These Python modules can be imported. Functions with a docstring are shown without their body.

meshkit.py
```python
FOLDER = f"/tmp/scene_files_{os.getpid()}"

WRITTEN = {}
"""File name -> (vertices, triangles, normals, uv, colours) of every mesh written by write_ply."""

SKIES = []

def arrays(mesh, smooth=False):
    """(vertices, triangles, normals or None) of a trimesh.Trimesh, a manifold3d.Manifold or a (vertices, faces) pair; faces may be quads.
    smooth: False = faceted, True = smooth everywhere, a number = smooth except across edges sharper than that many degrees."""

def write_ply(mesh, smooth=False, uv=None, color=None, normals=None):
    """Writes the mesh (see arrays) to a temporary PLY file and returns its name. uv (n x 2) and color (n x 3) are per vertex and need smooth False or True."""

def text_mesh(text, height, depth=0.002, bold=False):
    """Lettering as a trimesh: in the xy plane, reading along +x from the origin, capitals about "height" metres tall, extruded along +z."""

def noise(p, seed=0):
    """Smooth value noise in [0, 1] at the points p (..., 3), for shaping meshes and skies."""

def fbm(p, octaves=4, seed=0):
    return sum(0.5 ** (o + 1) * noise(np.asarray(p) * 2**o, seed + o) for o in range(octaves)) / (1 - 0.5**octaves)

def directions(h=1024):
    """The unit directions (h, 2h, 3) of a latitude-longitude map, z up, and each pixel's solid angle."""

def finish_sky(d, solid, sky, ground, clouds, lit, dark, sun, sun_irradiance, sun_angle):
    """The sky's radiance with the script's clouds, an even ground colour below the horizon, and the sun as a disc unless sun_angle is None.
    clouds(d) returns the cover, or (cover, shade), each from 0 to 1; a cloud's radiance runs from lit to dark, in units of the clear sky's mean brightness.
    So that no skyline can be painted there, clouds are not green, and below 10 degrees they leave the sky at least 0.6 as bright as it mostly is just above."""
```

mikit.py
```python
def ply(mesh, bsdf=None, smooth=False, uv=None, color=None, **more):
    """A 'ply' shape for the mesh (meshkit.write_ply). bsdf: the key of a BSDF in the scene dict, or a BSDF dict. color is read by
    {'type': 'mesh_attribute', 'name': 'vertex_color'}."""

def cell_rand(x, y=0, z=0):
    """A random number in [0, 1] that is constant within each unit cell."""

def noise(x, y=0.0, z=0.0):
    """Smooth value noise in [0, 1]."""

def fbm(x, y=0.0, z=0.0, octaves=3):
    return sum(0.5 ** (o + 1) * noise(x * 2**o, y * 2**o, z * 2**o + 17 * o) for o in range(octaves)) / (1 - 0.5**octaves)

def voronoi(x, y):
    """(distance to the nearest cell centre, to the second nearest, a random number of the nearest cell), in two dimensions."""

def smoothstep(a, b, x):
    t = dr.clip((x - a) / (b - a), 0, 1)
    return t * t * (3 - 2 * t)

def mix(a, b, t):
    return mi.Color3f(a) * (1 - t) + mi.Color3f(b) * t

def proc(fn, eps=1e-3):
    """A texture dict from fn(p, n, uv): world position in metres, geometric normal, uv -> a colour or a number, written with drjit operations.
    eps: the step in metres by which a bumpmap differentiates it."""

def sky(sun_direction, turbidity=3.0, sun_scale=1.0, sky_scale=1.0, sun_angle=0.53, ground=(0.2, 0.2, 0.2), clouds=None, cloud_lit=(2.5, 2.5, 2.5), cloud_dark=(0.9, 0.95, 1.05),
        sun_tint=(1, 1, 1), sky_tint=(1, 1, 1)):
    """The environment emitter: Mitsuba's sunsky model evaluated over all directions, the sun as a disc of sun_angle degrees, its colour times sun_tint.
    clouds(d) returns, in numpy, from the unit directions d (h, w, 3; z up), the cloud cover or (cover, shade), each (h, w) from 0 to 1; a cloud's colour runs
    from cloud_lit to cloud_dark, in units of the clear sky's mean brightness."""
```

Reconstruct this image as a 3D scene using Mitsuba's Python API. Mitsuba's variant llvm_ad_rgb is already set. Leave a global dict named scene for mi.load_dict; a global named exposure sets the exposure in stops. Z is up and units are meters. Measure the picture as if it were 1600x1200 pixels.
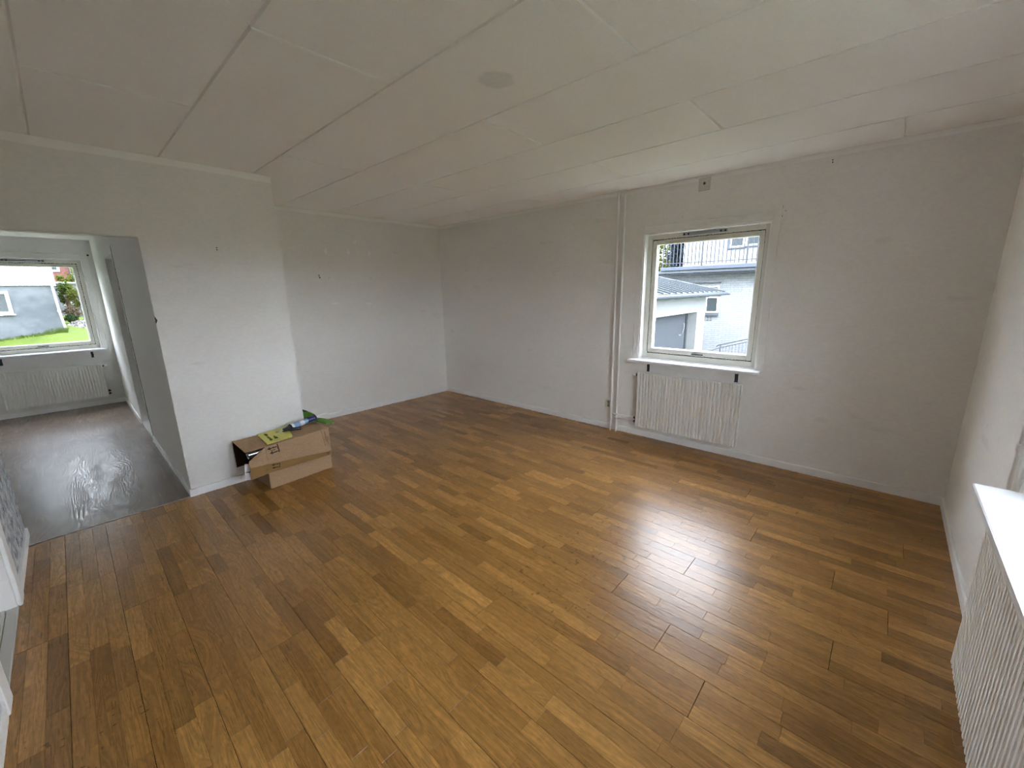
import math, random
import numpy as np
import trimesh
import mitsuba as mi
import drjit as dr
import mikit
import meshkit
from mikit import noise, fbm, cell_rand, smoothstep, mix, voronoi
from shapely.geometry import Polygon, Point
from scipy.spatial import ConvexHull

T = mi.ScalarTransform4f
scene, labels = {}, {}

# ------------------------------------------------------------------ camera, sky, exposure
CAM = np.array([5.298, -4.149, 1.606])
R_RIGHT = np.array([0.73806, 0.67449, -0.01804])
R_UP = np.array([-0.13737, 0.17639, 0.97469])
R_BACK = np.array([0.66060, -0.71690, 0.22285])
scene['camera'] = {
    'type': 'perspective', 'fov': 2 * math.degrees(math.atan(800 / 636.45)), 'fov_axis': 'x', 'near_clip': 0.02, 'far_clip': 500.0,
    'to_world': T().look_at(origin=CAM.tolist(), target=(CAM - R_BACK).tolist(), up=R_UP.tolist())}


def overcast(d):
    n = meshkit.fbm(d * np.array([2.2, 2.2, 4.0]) + 5.0, 4, seed=3)
    return np.ones(d.shape[:2]), np.clip(0.5 + 1.6 * (n - 0.5), 0, 1)


scene['sky'] = mikit.sky((0.35, 0.45, 0.82), turbidity=4.0, sun_scale=0.0, sky_scale=1.0, ground=(0.12, 0.13, 0.09), clouds=overcast,
                         cloud_lit=(1.02, 1.10, 1.22), cloud_dark=(0.78, 0.86, 0.99))
exposure = 7.55

# ------------------------------------------------------------------ room numbers (metres)
H = 2.59            # ceiling
RW = 5.78           # right wall, x
LW = -4.58          # left wall, y
BX = 1.253          # partition face, x
BY = -2.742         # partition corner, y
JY = -3.68          # jamb of the passage, y
OZ = 2.03           # head of the passage
KX = -3.534         # far wall of the kitchen, x
KH = 2.44           # kitchen ceiling
KY = -6.6           # kitchen's hidden side wall, y


# ------------------------------------------------------------------ helpers
def label(key, text, cat=None, group=None, kind=None):
    d = {'label': text}
    if cat: d['category'] = cat
    if group: d['group'] = group
    if kind: d['kind'] = kind
    labels[key] = d


def free(key):
    if key not in scene and not any(k.startswith(key + '__') for k in scene):
        return key
    i = 1
    while f'{key}_{i:03d}' in scene or any(k.startswith(f'{key}_{i:03d}__') for k in scene):
        i += 1
    return f'{key}_{i:03d}'


COUNT = {}


def part(parent, name, mesh, bsdf, smooth=False, uv=None, color=None):
    base = f'{parent}__{name}' if parent else name
    n = COUNT.get(base, 0)
    key = base if n == 0 else f'{base}_{n:03d}'
    COUNT[base] = n + 1
    scene[key] = mikit.ply(mesh, bsdf, smooth=smooth, uv=uv, color=color)
    return key


def cat(ms):
    return trimesh.util.concatenate([m if isinstance(m, trimesh.Trimesh) else trimesh.Trimesh(*m, process=False) for m in ms])


def box(x0, x1, y0, y1, z0, z1, b=0.0):
    """A box, chamfered by b."""
    lo, hi = np.minimum([x0, y0, z0], [x1, y1, z1]), np.maximum([x0, y0, z0], [x1, y1, z1])
    if b <= 0:
        return trimesh.creation.box(extents=hi - lo, transform=trimesh.transformations.translation_matrix((lo + hi) / 2))
    b = min(b, 0.45 * (hi - lo).min())
    pts = []
    for s in np.ndindex(2, 2, 2):
        c = np.where(s, hi, lo)
        d = np.where(s, -1, 1) * b
        for k in range(3):
            q = c + d
            q[k] = c[k]
            pts.append(q)
    return hull(pts)


def hull(pts):
    pts = np.asarray(pts, float)
    h = ConvexHull(pts)
    f = h.simplices.copy()
    c = pts.mean(0)
    v = pts[f]
    n = np.cross(v[:, 1] - v[:, 0], v[:, 2] - v[:, 0])
    flip = ((v.mean(1) - c) * n).sum(1) < 0
    f[flip] = f[flip][:, ::-1]
    return trimesh.Trimesh(pts, f, process=False)


def tube(path, r, sides=14, caps=True):
    p = np.asarray(path, float)
    t = np.gradient(p, axis=0)
    t /= np.linalg.norm(t, axis=1, keepdims=True)
    a = np.cross(t[0], [0, 0, 1.0] if abs(t[0][2]) < 0.9 else [1.0, 0, 0])
    a /= np.linalg.norm(a)
    r = np.broadcast_to(r, len(p))
    v, ang = [], np.arange(sides) * 2 * np.pi / sides
    for i in range(len(p)):
        a = a - t[i] * (a @ t[i])
        a /= np.linalg.norm(a)
        bb = np.cross(t[i], a)
        v.append(p[i] + r[i] * (np.cos(ang)[:, None] * a + np.sin(ang)[:, None] * bb))
    f = []
    for i in range(len(p) - 1):
        for j in range(sides):
            k = (j + 1) % sides
            f += [[i * sides + j, i * sides + k, (i + 1) * sides + k], [i * sides + j, (i + 1) * sides + k, (i + 1) * sides + j]]
    v = np.vstack(v)
    if caps:
        n = len(v)
        v = np.vstack([v, p[0], p[-1]])
        for j in range(sides):
            k = (j + 1) % sides
            f += [[n, k, j], [n + 1, (len(p) - 1) * sides + j, (len(p) - 1) * sides + k]]
    return trimesh.Trimesh(v, f, process=False)


def lathe(profile, origin, axis, sides=20):
    """profile: (radius, along) pairs."""
    o, ax = np.asarray(origin, float), np.asarray(axis, float)
    ax = ax / np.linalg.norm(ax)
    path = [o + ax * h for _, h in profile]
    rr = [max(q, 1e-5) for q, _ in profile]
    a = np.cross(ax, [0, 0, 1.0] if abs(ax[2]) < 0.9 else [1.0, 0, 0])
    a /= np.linalg.norm(a)
    bb = np.cross(ax, a)
    ang = np.arange(sides) * 2 * np.pi / sides
    v = np.vstack([path[i] + rr[i] * (np.cos(ang)[:, None] * a + np.sin(ang)[:, None] * bb) for i in range(len(path))])
    f = []
    for i in range(len(path) - 1):
        for j in range(sides):
            k = (j + 1) % sides
            f += [[i * sides + j, i * sides + k, (i + 1) * sides + k], [i * sides + j, (i + 1) * sides + k, (i + 1) * sides + j]]
    n = len(v)
    v = np.vstack([v, path[0], path[-1]])
    for j in range(sides):
        k = (j + 1) % sides
        f += [[n, k, j], [n + 1, (len(path) - 1) * sides + j, (len(path) - 1) * sides + k]]
    return trimesh.Trimesh(v, f, process=False)


def panel(q, t=0.004):
    """A flat or slightly bent sheet with corners q (in order) and thickness t, laid behind the corners' normal."""
    q = np.asarray(q, float)
    n = np.cross(q[1] - q[0], q[3 if len(q) > 3 else 2] - q[0])
    n /= np.linalg.norm(n)
    m = len(q)
    v = np.vstack([q, q - n * t])
    f = [[0, i, i + 1] for i in range(1, m - 1)] + [[m, m + i + 1, m + i] for i in range(1, m - 1)]
    for i in range(m):
        j = (i + 1) % m
        f += [[i, m + i, m + j], [i, m + j, j]]
    return trimesh.Trimesh(v, f, process=False)


def flat(poly, t, o, ex, ey):
    """A shapely polygon extruded by t and laid at o with the axes ex, ey."""
    m = trimesh.creation.extrude_polygon(poly, t, engine='earcut') if not isinstance(poly, trimesh.Trimesh) else poly.copy()
    ex, ey = np.asarray(ex, float), np.asarray(ey, float)
    ex = ex / np.linalg.norm(ex)
    ey = ey - ex * (ey @ ex)
    ey = ey / np.linalg.norm(ey)
    M = np.eye(4)
    M[:3, 0], M[:3, 1], M[:3, 2], M[:3, 3] = ex, ey, np.cross(ex, ey), o
    m.apply_transform(M)
    return m


def wall_slab(axis, at, thick, u0, u1, z0, z1, holes):
    """A wall in the plane axis = at, thick metres to one side (signed), with holes (u0, u1, z0, z1): boxes around the holes."""
    us = sorted({u0, u1, *[h[0] for h in holes], *[h[1] for h in holes]})
    zs = sorted({z0, z1, *[h[2] for h in holes], *[h[3] for h in holes]})
    nu, nz = len(us) - 1, len(zs) - 1
    solid = np.ones((nu, nz), bool)
    for i in range(nu):
        for k in range(nz):
            u, z = (us[i] + us[i + 1]) / 2, (zs[k] + zs[k + 1]) / 2
            solid[i, k] = not any(h[0] < u < h[1] and h[2] < z < h[3] for h in holes)

    def P(u, w, z):
        return (at + w * thick, u, z) if axis == 'x' else (u, at + w * thick, z)
    v, f = [], []

    def quad(*pts):
        n = len(v)
        v.extend(pts)
        f.extend([[n, n + 1, n + 2], [n, n + 2, n + 3]])
    for i in range(nu):
        for k in range(nz):
            if not solid[i, k]:
                continue
            a, b, c, d = us[i], us[i + 1], zs[k], zs[k + 1]
            for w in (0, 1):
                quad(P(a, w, c), P(b, w, c), P(b, w, d), P(a, w, d))
            if i == 0 or not solid[i - 1, k]: quad(P(a, 0, c), P(a, 1, c), P(a, 1, d), P(a, 0, d))
            if i == nu - 1 or not solid[i + 1, k]: quad(P(b, 0, c), P(b, 1, c), P(b, 1, d), P(b, 0, d))
            if k == 0 or not solid[i, k - 1]: quad(P(a, 0, c), P(b, 0, c), P(b, 1, c), P(a, 1, c))
            if k == nz - 1 or not solid[i, k + 1]: quad(P(a, 0, d), P(b, 0, d), P(b, 1, d), P(a, 1, d))
    m = trimesh.Trimesh(np.array(v, float), np.array(f), process=False)
    m.merge_vertices()
    trimesh.repair.fix_normals(m)
    return m


def struct(key, mesh, bsdf, text, smooth=False, uv=None):
    scene[key] = mikit.ply(mesh, bsdf, smooth=smooth, uv=uv)
    COUNT[key] = 1
    label(key, text, kind='structure')
    return key


# ------------------------------------------------------------------ materials
def bsdf(key, inner):
    scene[key] = {'type': 'twosided', 'b': inner}


def plain(key, rgb, rough=0.5, spec=0.5, metallic=0.0, **more):
    bsdf(key, {'type': 'principled', 'base_color': {'type': 'rgb', 'value': list(rgb)}, 'roughness': rough, 'specular': spec, 'metallic': metallic, **more})


def textured(key, fn, rough=0.5, spec=0.5, bump=None, eps=1e-3, rough_fn=None):
    b = {'type': 'principled', 'base_color': mikit.proc(fn), 'roughness': mikit.proc(rough_fn) if rough_fn else rough, 'specular': spec}
    if bump:
        b = {'type': 'bumpmap', 'arbitrary': mikit.proc(bump, eps=eps), 'scale': 1.0, 'b': b}
    bsdf(key, b)


def c_parquet(p, n, uv):
    i, j = dr.floor(uv.x), dr.floor(uv.y)
    r1, r2, r3 = cell_rand(i, j, 1), cell_rand(i, j, 2), cell_rand(i, j, 3)
    warp = noise(p.x * 2.6 + r1 * 90, p.y * 16, r2 * 50)
    g = 0.6 * noise(p.x * 3.0 + r2 * 80, p.y * 150 + 26 * warp + r1 * 60) + 0.4 * noise(p.x * 7.0 + r3 * 30, p.y * 330 + 40 * warp)
    fine = noise(p.x * 22, p.y * 520)
    pores = smoothstep(0.62, 0.86, noise(p.x * 16 + 9, p.y * 420)) * smoothstep(0.30, 0.75, g)
    c = mix((0.245, 0.114, 0.028), (0.395, 0.202, 0.054), r1)
    c = mix(c, (0.180, 0.084, 0.022), smoothstep(0.55, 1.0, r3) * 0.65)
    c = c * (0.80 + 0.34 * smoothstep(0.15, 0.85, g)) * (0.93 + 0.14 * fine)
    c = c * (1 - 0.42 * pores)
    mott = fbm(p.x * 55 + r1 * 30, p.y * 120 + r2 * 30, 1.0)
    c = c * (0.84 + 0.32 * mott)
    wear = fbm(p.x * 1.3, p.y * 1.3, 4.0)
    c = c * (0.90 + 0.2 * wear)
    spots = smoothstep(0.88, 0.92, noise(p.x * 52, p.y * 52, 7.0)) * smoothstep(0.74, 0.82, noise(p.x * 1.5, p.y * 1.5, 3.0))
    return c * (1 - 0.45 * spots)


def b_parquet(p, n, uv):
    i, j = dr.floor(uv.x), dr.floor(uv.y)
    r = cell_rand(i, j, 5)
    return 0.00022 * noise(p.x * 14 + r * 40, p.y * 210) + 0.0010 * noise(p.x * 5, p.y * 9, r * 20) + 0.00016 * noise(p.x * 60, p.y * 60)


textured('m_parquet', c_parquet, rough=0.30, spec=0.5, bump=b_parquet, eps=1.5e-3)


def c_wall(p, n, uv):
    w = fbm(p.x * 1.1 + 3, p.y * 1.1, p.z * 1.1)
    f = noise(p.x * 60, p.y * 60, p.z * 60)
    c = mix((0.765, 0.758, 0.728), (0.795, 0.789, 0.760), w) * (0.97 + 0.06 * f)
    scuff = smoothstep(0.70, 0.80, fbm(p.x * 5, p.y * 5, p.z * 12)) * smoothstep(0.55, 0.7, noise(p.x * 1.2 + 8, p.y * 1.2, p.z * 1.6))
    return c * (1 - 0.07 * scuff)


def b_wall(p, n, uv):
    return 0.00022 * noise(p.x * 170, p.y * 170, p.z * 260) + 0.0006 * noise(p.x * 9, p.y * 9, p.z * 9)


textured('m_wall', c_wall, rough=0.62, spec=0.35, bump=b_wall)


def c_ceiling(p, n, uv):
    f = noise(p.x * 120, p.y * 120, p.z * 10)
    c = mix((0.765, 0.755, 0.730), (0.795, 0.785, 0.762), f)
    d = dr.sqrt(dr.square(p.x - 3.757) + dr.square(p.y + 2.548)) + 0.02 * (noise(p.x * 30, p.y * 30) - 0.5)
    stain = 1 - smoothstep(0.070, 0.094, d)
    return c * (1 - 0.13 * stain * (0.8 + 0.4 * noise(p.x * 50, p.y * 50, 3.0)))


def b_ceiling(p, n, uv):
    return 0.0005 * noise(p.x * 230, p.y * 230) + 0.0003 * noise(p.x * 90, p.y * 90)


textured('m_ceiling', c_ceiling, rough=0.8, spec=0.2, bump=b_ceiling)


def c_kfloor(p, n, uv):
    g = noise(p.x * 5, p.y * 70 + 12 * noise(p.x * 2.2, p.y * 12))
    w = fbm(p.x * 2.2, p.y * 2.2, 2.0)
    c = mix((0.125, 0.085, 0.060), (0.215, 0.160, 0.124), w) * (0.82 + 0.36 * g)
    scr = smoothstep(0.82, 0.94, noise(p.x * 5, p.y * 90, 4.0))
    return c * (1 + 0.35 * scr)


def b_kfloor(p, n, uv):
    # the board nearest the passage has a ridged, cathedral grain; the rest is nearly flat
    front = smoothstep(-0.95, -0.65, p.x) * smoothstep(-4.40, -4.32, p.y) * (1 - smoothstep(-3.96, -3.90, p.y))
    a = noise(p.x * 2.5, p.y * 8)
    ridges = dr.abs(dr.sin(p.y * 105 + 24 * a + 9 * noise(p.x * 8, p.y * 14)))
    return 0.0016 * front * ridges + 0.0013 * noise(p.x * 7, p.y * 16) + 0.0002 * noise(p.x * 34, p.y * 70)


textured('m_kitchen_floor', c_kfloor, rough=0.30, spec=1.0, bump=b_kfloor, eps=2e-3)


def c_paper(p, n, uv):
    a = fbm(p.x * 34, 0.0, p.z * 26)
    dash = smoothstep(0.70, 0.78, noise(p.x * 75, 3.0, p.z * 15)) * smoothstep(0.42, 0.6, noise(p.x * 14, 0.0, p.z * 9))
    c = mix((0.34, 0.36, 0.385), (0.60, 0.625, 0.645), smoothstep(0.3, 0.7, a))
    return mix(c, (0.13, 0.135, 0.145), dash)


textured('m_wallpaper', c_paper, rough=0.7, spec=0.2)


def c_board(p, n, uv):
    f = noise(p.x * 8, p.y * 240, p.z * 240)
    g = noise(p.x * 90, p.y * 90, p.z * 90)
    return mix((0.335, 0.215, 0.122), (0.385, 0.255, 0.152), f) * (0.92 + 0.16 * g)


textured('m_cardboard', c_board, rough=0.75, spec=0.2)


def c_plaster(p, n, uv):
    s = fbm(p.x * 1.5, p.y * 1.5, p.z * 2.2)
    d = fbm(p.x * 6, p.y * 6, p.z * 6)
    return mix((0.062, 0.071, 0.077), (0.098, 0.107, 0.112), smoothstep(0.25, 0.75, 0.6 * s + 0.4 * d))


textured('m_plinth', c_plaster, rough=0.9, spec=0.1)


def brickwork(lo, hi, joint, bw, bh, jw, axis):
    def fn(p, n, uv):
        u = p.x if axis == 'x' else p.y
        row = dr.floor(p.z / bh)
        uu = u / bw + 0.5 * (row - 2 * dr.floor(row / 2))
        fu, fz = uu - dr.floor(uu), p.z / bh - row
        m = dr.select((fu < jw / bw) | (fz < jw / bh), 1.0, 0.0)
        r = cell_rand(dr.floor(uu), row, 3)
        return mix(mix(lo, hi, r), joint, m)
    return fn


textured('m_white_brick', brickwork((0.175, 0.183, 0.192), (0.205, 0.213, 0.220), (0.130, 0.138, 0.150), 0.25, 0.075, 0.013, 'x'), rough=0.85, spec=0.1)
textured('m_red_brick', brickwork((0.080, 0.029, 0.025), (0.105, 0.040, 0.034), (0.10, 0.075, 0.070), 0.25, 0.075, 0.013, 'y'), rough=0.9, spec=0.1)


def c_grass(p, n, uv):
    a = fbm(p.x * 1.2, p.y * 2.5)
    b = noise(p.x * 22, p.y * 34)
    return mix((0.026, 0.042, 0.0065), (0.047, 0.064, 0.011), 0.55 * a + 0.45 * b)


textured('m_grass', c_grass, rough=0.9, spec=0.1)

plain('m_white', (0.80, 0.80, 0.785), 0.35, 0.5)               # painted joinery
plain('m_frame', (0.64, 0.63, 0.565), 0.32, 0.5)               # window frame paint
plain('m_sill', (0.70, 0.72, 0.735), 0.30, 0.5)
plain('m_border', (0.87, 0.865, 0.845), 0.75, 0.2)
plain('m_radiator', (0.79, 0.78, 0.75), 0.33, 0.5)
plain('m_edge', (0.20, 0.185, 0.16), 0.5, 0.3)
plain('m_pipe', (0.80, 0.79, 0.77), 0.35, 0.5)
plain('m_rail', (0.023, 0.027, 0.033), 0.45, 0.5)                 # dark painted steel
plain('m_black', (0.018, 0.018, 0.02), 0.4, 0.5)
plain('m_hole', (0.04, 0.035, 0.03), 0.9, 0.1)
plain('m_steel', (0.36, 0.37, 0.38), 0.35, 0.5, 0.7)
plain('m_plastic', (0.60, 0.58, 0.53), 0.35, 0.5)
plain('m_dark_joint', (0.035, 0.022, 0.012), 0.9, 0.1)
plain('m_chrome', (0.36, 0.365, 0.37), 0.2, 0.5, 1.0)
plain('m_yellow', (0.60, 0.56, 0.13), 0.45, 0.4)
plain('m_print', (0.045, 0.035, 0.03), 0.8, 0.1)
plain('m_print_olive', (0.10, 0.10, 0.02), 0.8, 0.1)
plain('m_box_dark', (0.030, 0.017, 0.010), 0.8, 0.1)
plain('m_stamp', (0.17, 0.095, 0.045), 0.8, 0.1)
plain('m_tape', (0.27, 0.160, 0.062), 0.28, 0.5)
plain('m_cartridge', (0.22, 0.38, 0.58), 0.25, 0.5)
plain('m_cartridge_navy', (0.022, 0.022, 0.11), 0.3, 0.5)
plain('m_cartridge_white', (0.82, 0.83, 0.85), 0.3, 0.5)
plain('m_gun', (0.03, 0.034, 0.04), 0.35, 0.5)
plain('m_green', (0.095, 0.23, 0.035), 0.6, 0.3)
plain('m_green_pale', (0.22, 0.36, 0.12), 0.6, 0.3)
plain('m_paper', (0.80, 0.81, 0.83), 0.7, 0.2)
plain('m_render_white', (0.195, 0.204, 0.207), 0.9, 0.1)
plain('m_render_cream', (0.207, 0.215, 0.209), 0.9, 0.1)
plain('m_roof', (0.178, 0.200, 0.208), 0.45, 0.5)
plain('m_seam', (0.030, 0.036, 0.041), 0.5, 0.4)
plain('m_gutter', (0.047, 0.056, 0.066), 0.45, 0.5)
plain('m_deck', (0.062, 0.073, 0.090), 0.8, 0.2)
plain('m_door_grey', (0.047, 0.053, 0.062), 0.6, 0.3)
plain('m_window_dark', (0.031, 0.039, 0.041), 0.15, 0.5)
plain('m_stone', (0.133, 0.125, 0.117), 0.95, 0.1)
plain('m_concrete', (0.094, 0.099, 0.104), 0.95, 0.1)
plain('m_yard', (0.085, 0.10, 0.055), 0.95, 0.1)
plain('m_bark', (0.12, 0.085, 0.055), 0.9, 0.1)
plain('m_threshold', (0.50, 0.49, 0.46), 0.6, 0.3)
plain('m_metal_strip', (0.50, 0.46, 0.40), 0.32, 0.5, 0.8)
for nm, c in (('m_leaf', (0.045, 0.068, 0.016)), ('m_leaf_yellow', (0.070, 0.082, 0.018)), ('m_leaf_dark', (0.018, 0.034, 0.012)), ('m_leaf_blue', (0.028, 0.038, 0.050)), ('m_dry', (0.080, 0.062, 0.040))):
    scene[nm] = {'type': 'principledthin', 'base_color': {'type': 'rgb', 'value': list(c)}, 'roughness': 0.6, 'diff_trans': 0.7, 'eta': 1.3}
scene['m_glass'] = {'type': 'thindielectric', 'int_ior': 1.5}

# ------------------------------------------------------------------ shell
WIN1 = (3.346, 4.470, 0.840, 2.142)      # opening in the back wall: x0, x1, z0, z1
WIN2 = (-4.935, -3.810, 0.840, 2.165)    # opening in the kitchen's far wall: y0, y1
WIN3 = (-3.62, -2.02, 0.840, 2.142)      # opening in the right wall: y0, y1
DOOR1 = (2.06, 2.83, -0.02, 2.05)        # doorway in the left wall: x0, x1

struct('wall_back', wall_slab('y', 0.0, 0.26, -0.15, RW + 0.28, -0.30, H + 0.12, [WIN1]), 'm_wall', 'off-white painted wall that holds the smaller window, the riser pipes and a radiator')
struct('wall_right', wall_slab('x', RW, 0.26, LW - 0.3, 0.0, -0.30, H + 0.12, [WIN3]), 'm_wall', 'off-white wall at the right edge, behind the near radiator and its white sill')
struct('wall_left', wall_slab('y', LW, -0.14, 1.06, RW + 0.26, -0.30, H + 0.12, [DOOR1]), 'm_wallpaper', 'wall at the left edge papered in mottled grey, with a doorway in it')
struct('wall_alcove', wall_slab('x', 0.0, -0.12, BY - 0.10, 0.0, -0.30, H + 0.12, []), 'm_wall', 'off-white end wall of the alcove, with filler patches and screw holes')
# the partition: a solid block whose side is the jamb of the passage, and the lintel over the passage
block = wall_slab('x', BX, -(BX - 0.0), JY, BY, 0.0, H, [])
struct('wall_partition', block, 'm_wall', 'off-white projecting wall block with a sharp corner behind the cardboard boxes')
struct('wall_lintel', box(BX - 0.12, BX, LW + 0.0005, JY, OZ, H), 'm_wall', 'off-white wall over the low passage to the kitchen')
struct('wall_kitchen_right', wall_slab('y', JY, 0.30, KX - 0.26, 0.0, -0.3, KH + 0.2, [(-1.72, -0.74, -0.02, 2.085)]), 'm_wall', 'grey-white kitchen wall that runs on from the passage jamb, with a door recess')
struct('wall_kitchen_far', wall_slab('x', KX, -0.26, KY - 0.2, JY, -0.3, KH + 0.2, [WIN2]), 'm_wall', 'far kitchen wall with the garden window and a low radiator')
struct('wall_kitchen_left', wall_slab('y', KY, -0.14, KX, 1.25, -0.3, KH + 0.2, []), 'm_wall', 'kitchen wall hidden to the left of the passage')
struct('wall_kitchen_near', wall_slab('x', BX, -0.12, KY, -4.72, -0.3, KH + 0.2, []), 'm_wall', 'kitchen wall behind the papered wall')
struct('ceiling_kitchen', box(KX, BX - 0.12, KY, JY, KH, KH + 0.12), 'm_ceiling', 'white kitchen ceiling seen through the passage')

# --- unseen storey and roof, added to keep part of the sky off the yard
struct('wall_upper_added', cat([box(KX - .26, RW + .26, -11.0, -10.74, H + .14, 5.4), box(KX - .26, RW + .26, -.0, .26, H + .14, 5.4), box(KX - .26, KX, -10.74, 0, H + .14, 5.4), box(RW, RW + .26, -10.74, 0, H + .14, 5.4)]), 'm_render_white', 'unseen upper storey added above the rooms to shade the yard')
struct('roof', hull([[KX - .7, -11.5, 5.4], [KX - .7, .7, 5.4], [RW + .7, .7, 5.4], [RW + .7, -11.5, 5.4], [KX - .7, -5.4, 8.4], [RW + .7, -5.4, 8.4]]), 'm_roof', 'unseen roof added over the rooms to shade the yard')

# --- ceiling: boards 0.6 m wide with bevelled joints
struct('ceiling', box(-0.12, RW + 0.26, LW - 0.14, 0.26, H + 0.010, H + 0.13), 'm_ceiling', 'ceiling of broad off-white boards with thin bevelled joints')
rows = [LW, -4.090, -3.480, -2.877, -2.271, -1.670, -1.079, -0.483, 0.0]
cuts = [[0.6, 3.1, 5.0], [2.4, 4.65], [3.376], [1.889, 4.350], [3.368], [1.923, 4.350], [3.375], [2.2, 5.21]]


def ceiling_panel(x0, x1, y0, y1):
    g, b, t = 0.0012, 0.0062, 0.010
    x0, x1, y0, y1 = x0 + g, x1 - g, y0 + g, y1 - g
    z = H
    v = np.array([[x0, y0, z + t], [x1, y0, z + t], [x1, y1, z + t], [x0, y1, z + t],
                  [x0, y0, z + 0.0092], [x1, y0, z + 0.0092], [x1, y1, z + 0.0092], [x0, y1, z + 0.0092],
                  [x0 + b, y0 + b, z], [x1 - b, y0 + b, z], [x1 - b, y1 - b, z], [x0 + b, y1 - b, z]])
    f = [[8, 10, 9], [8, 11, 10]]
    for a in (0, 4):
        for i in range(4):
            j = (i + 1) % 4
            f += [[a + i, a + 4 + i, a + 4 + j], [a + i, a + 4 + j, a + j]]
    return trimesh.Trimesh(v, f, process=False)


for r in range(len(rows) - 1):
    xs = [0.0, *cuts[r], RW]
    for a, b in zip(xs[:-1], xs[1:]):
        part('ceiling', 'panel', ceiling_panel(a, b, rows[r], rows[r + 1]), 'm_ceiling')

# --- parquet: every stave its own piece, laid on a dark subfloor
rng = random.Random(11)
struct('floor', box(0.0, RW, LW - 0.14, 0.0, -0.12, -0.010), 'm_dark_joint', 'worn golden oak strip parquet with boards running toward the passage')
R3 = np.stack([R_RIGHT, R_UP, R_BACK], 1)
staves = []


def project(p):
    c = (np.asarray(p) - CAM) @ R3
    d = -c[..., 2]
    return 800 + 636.45 * c[..., 0] / d, 600 - 636.45 * c[..., 1] / d, d


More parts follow.
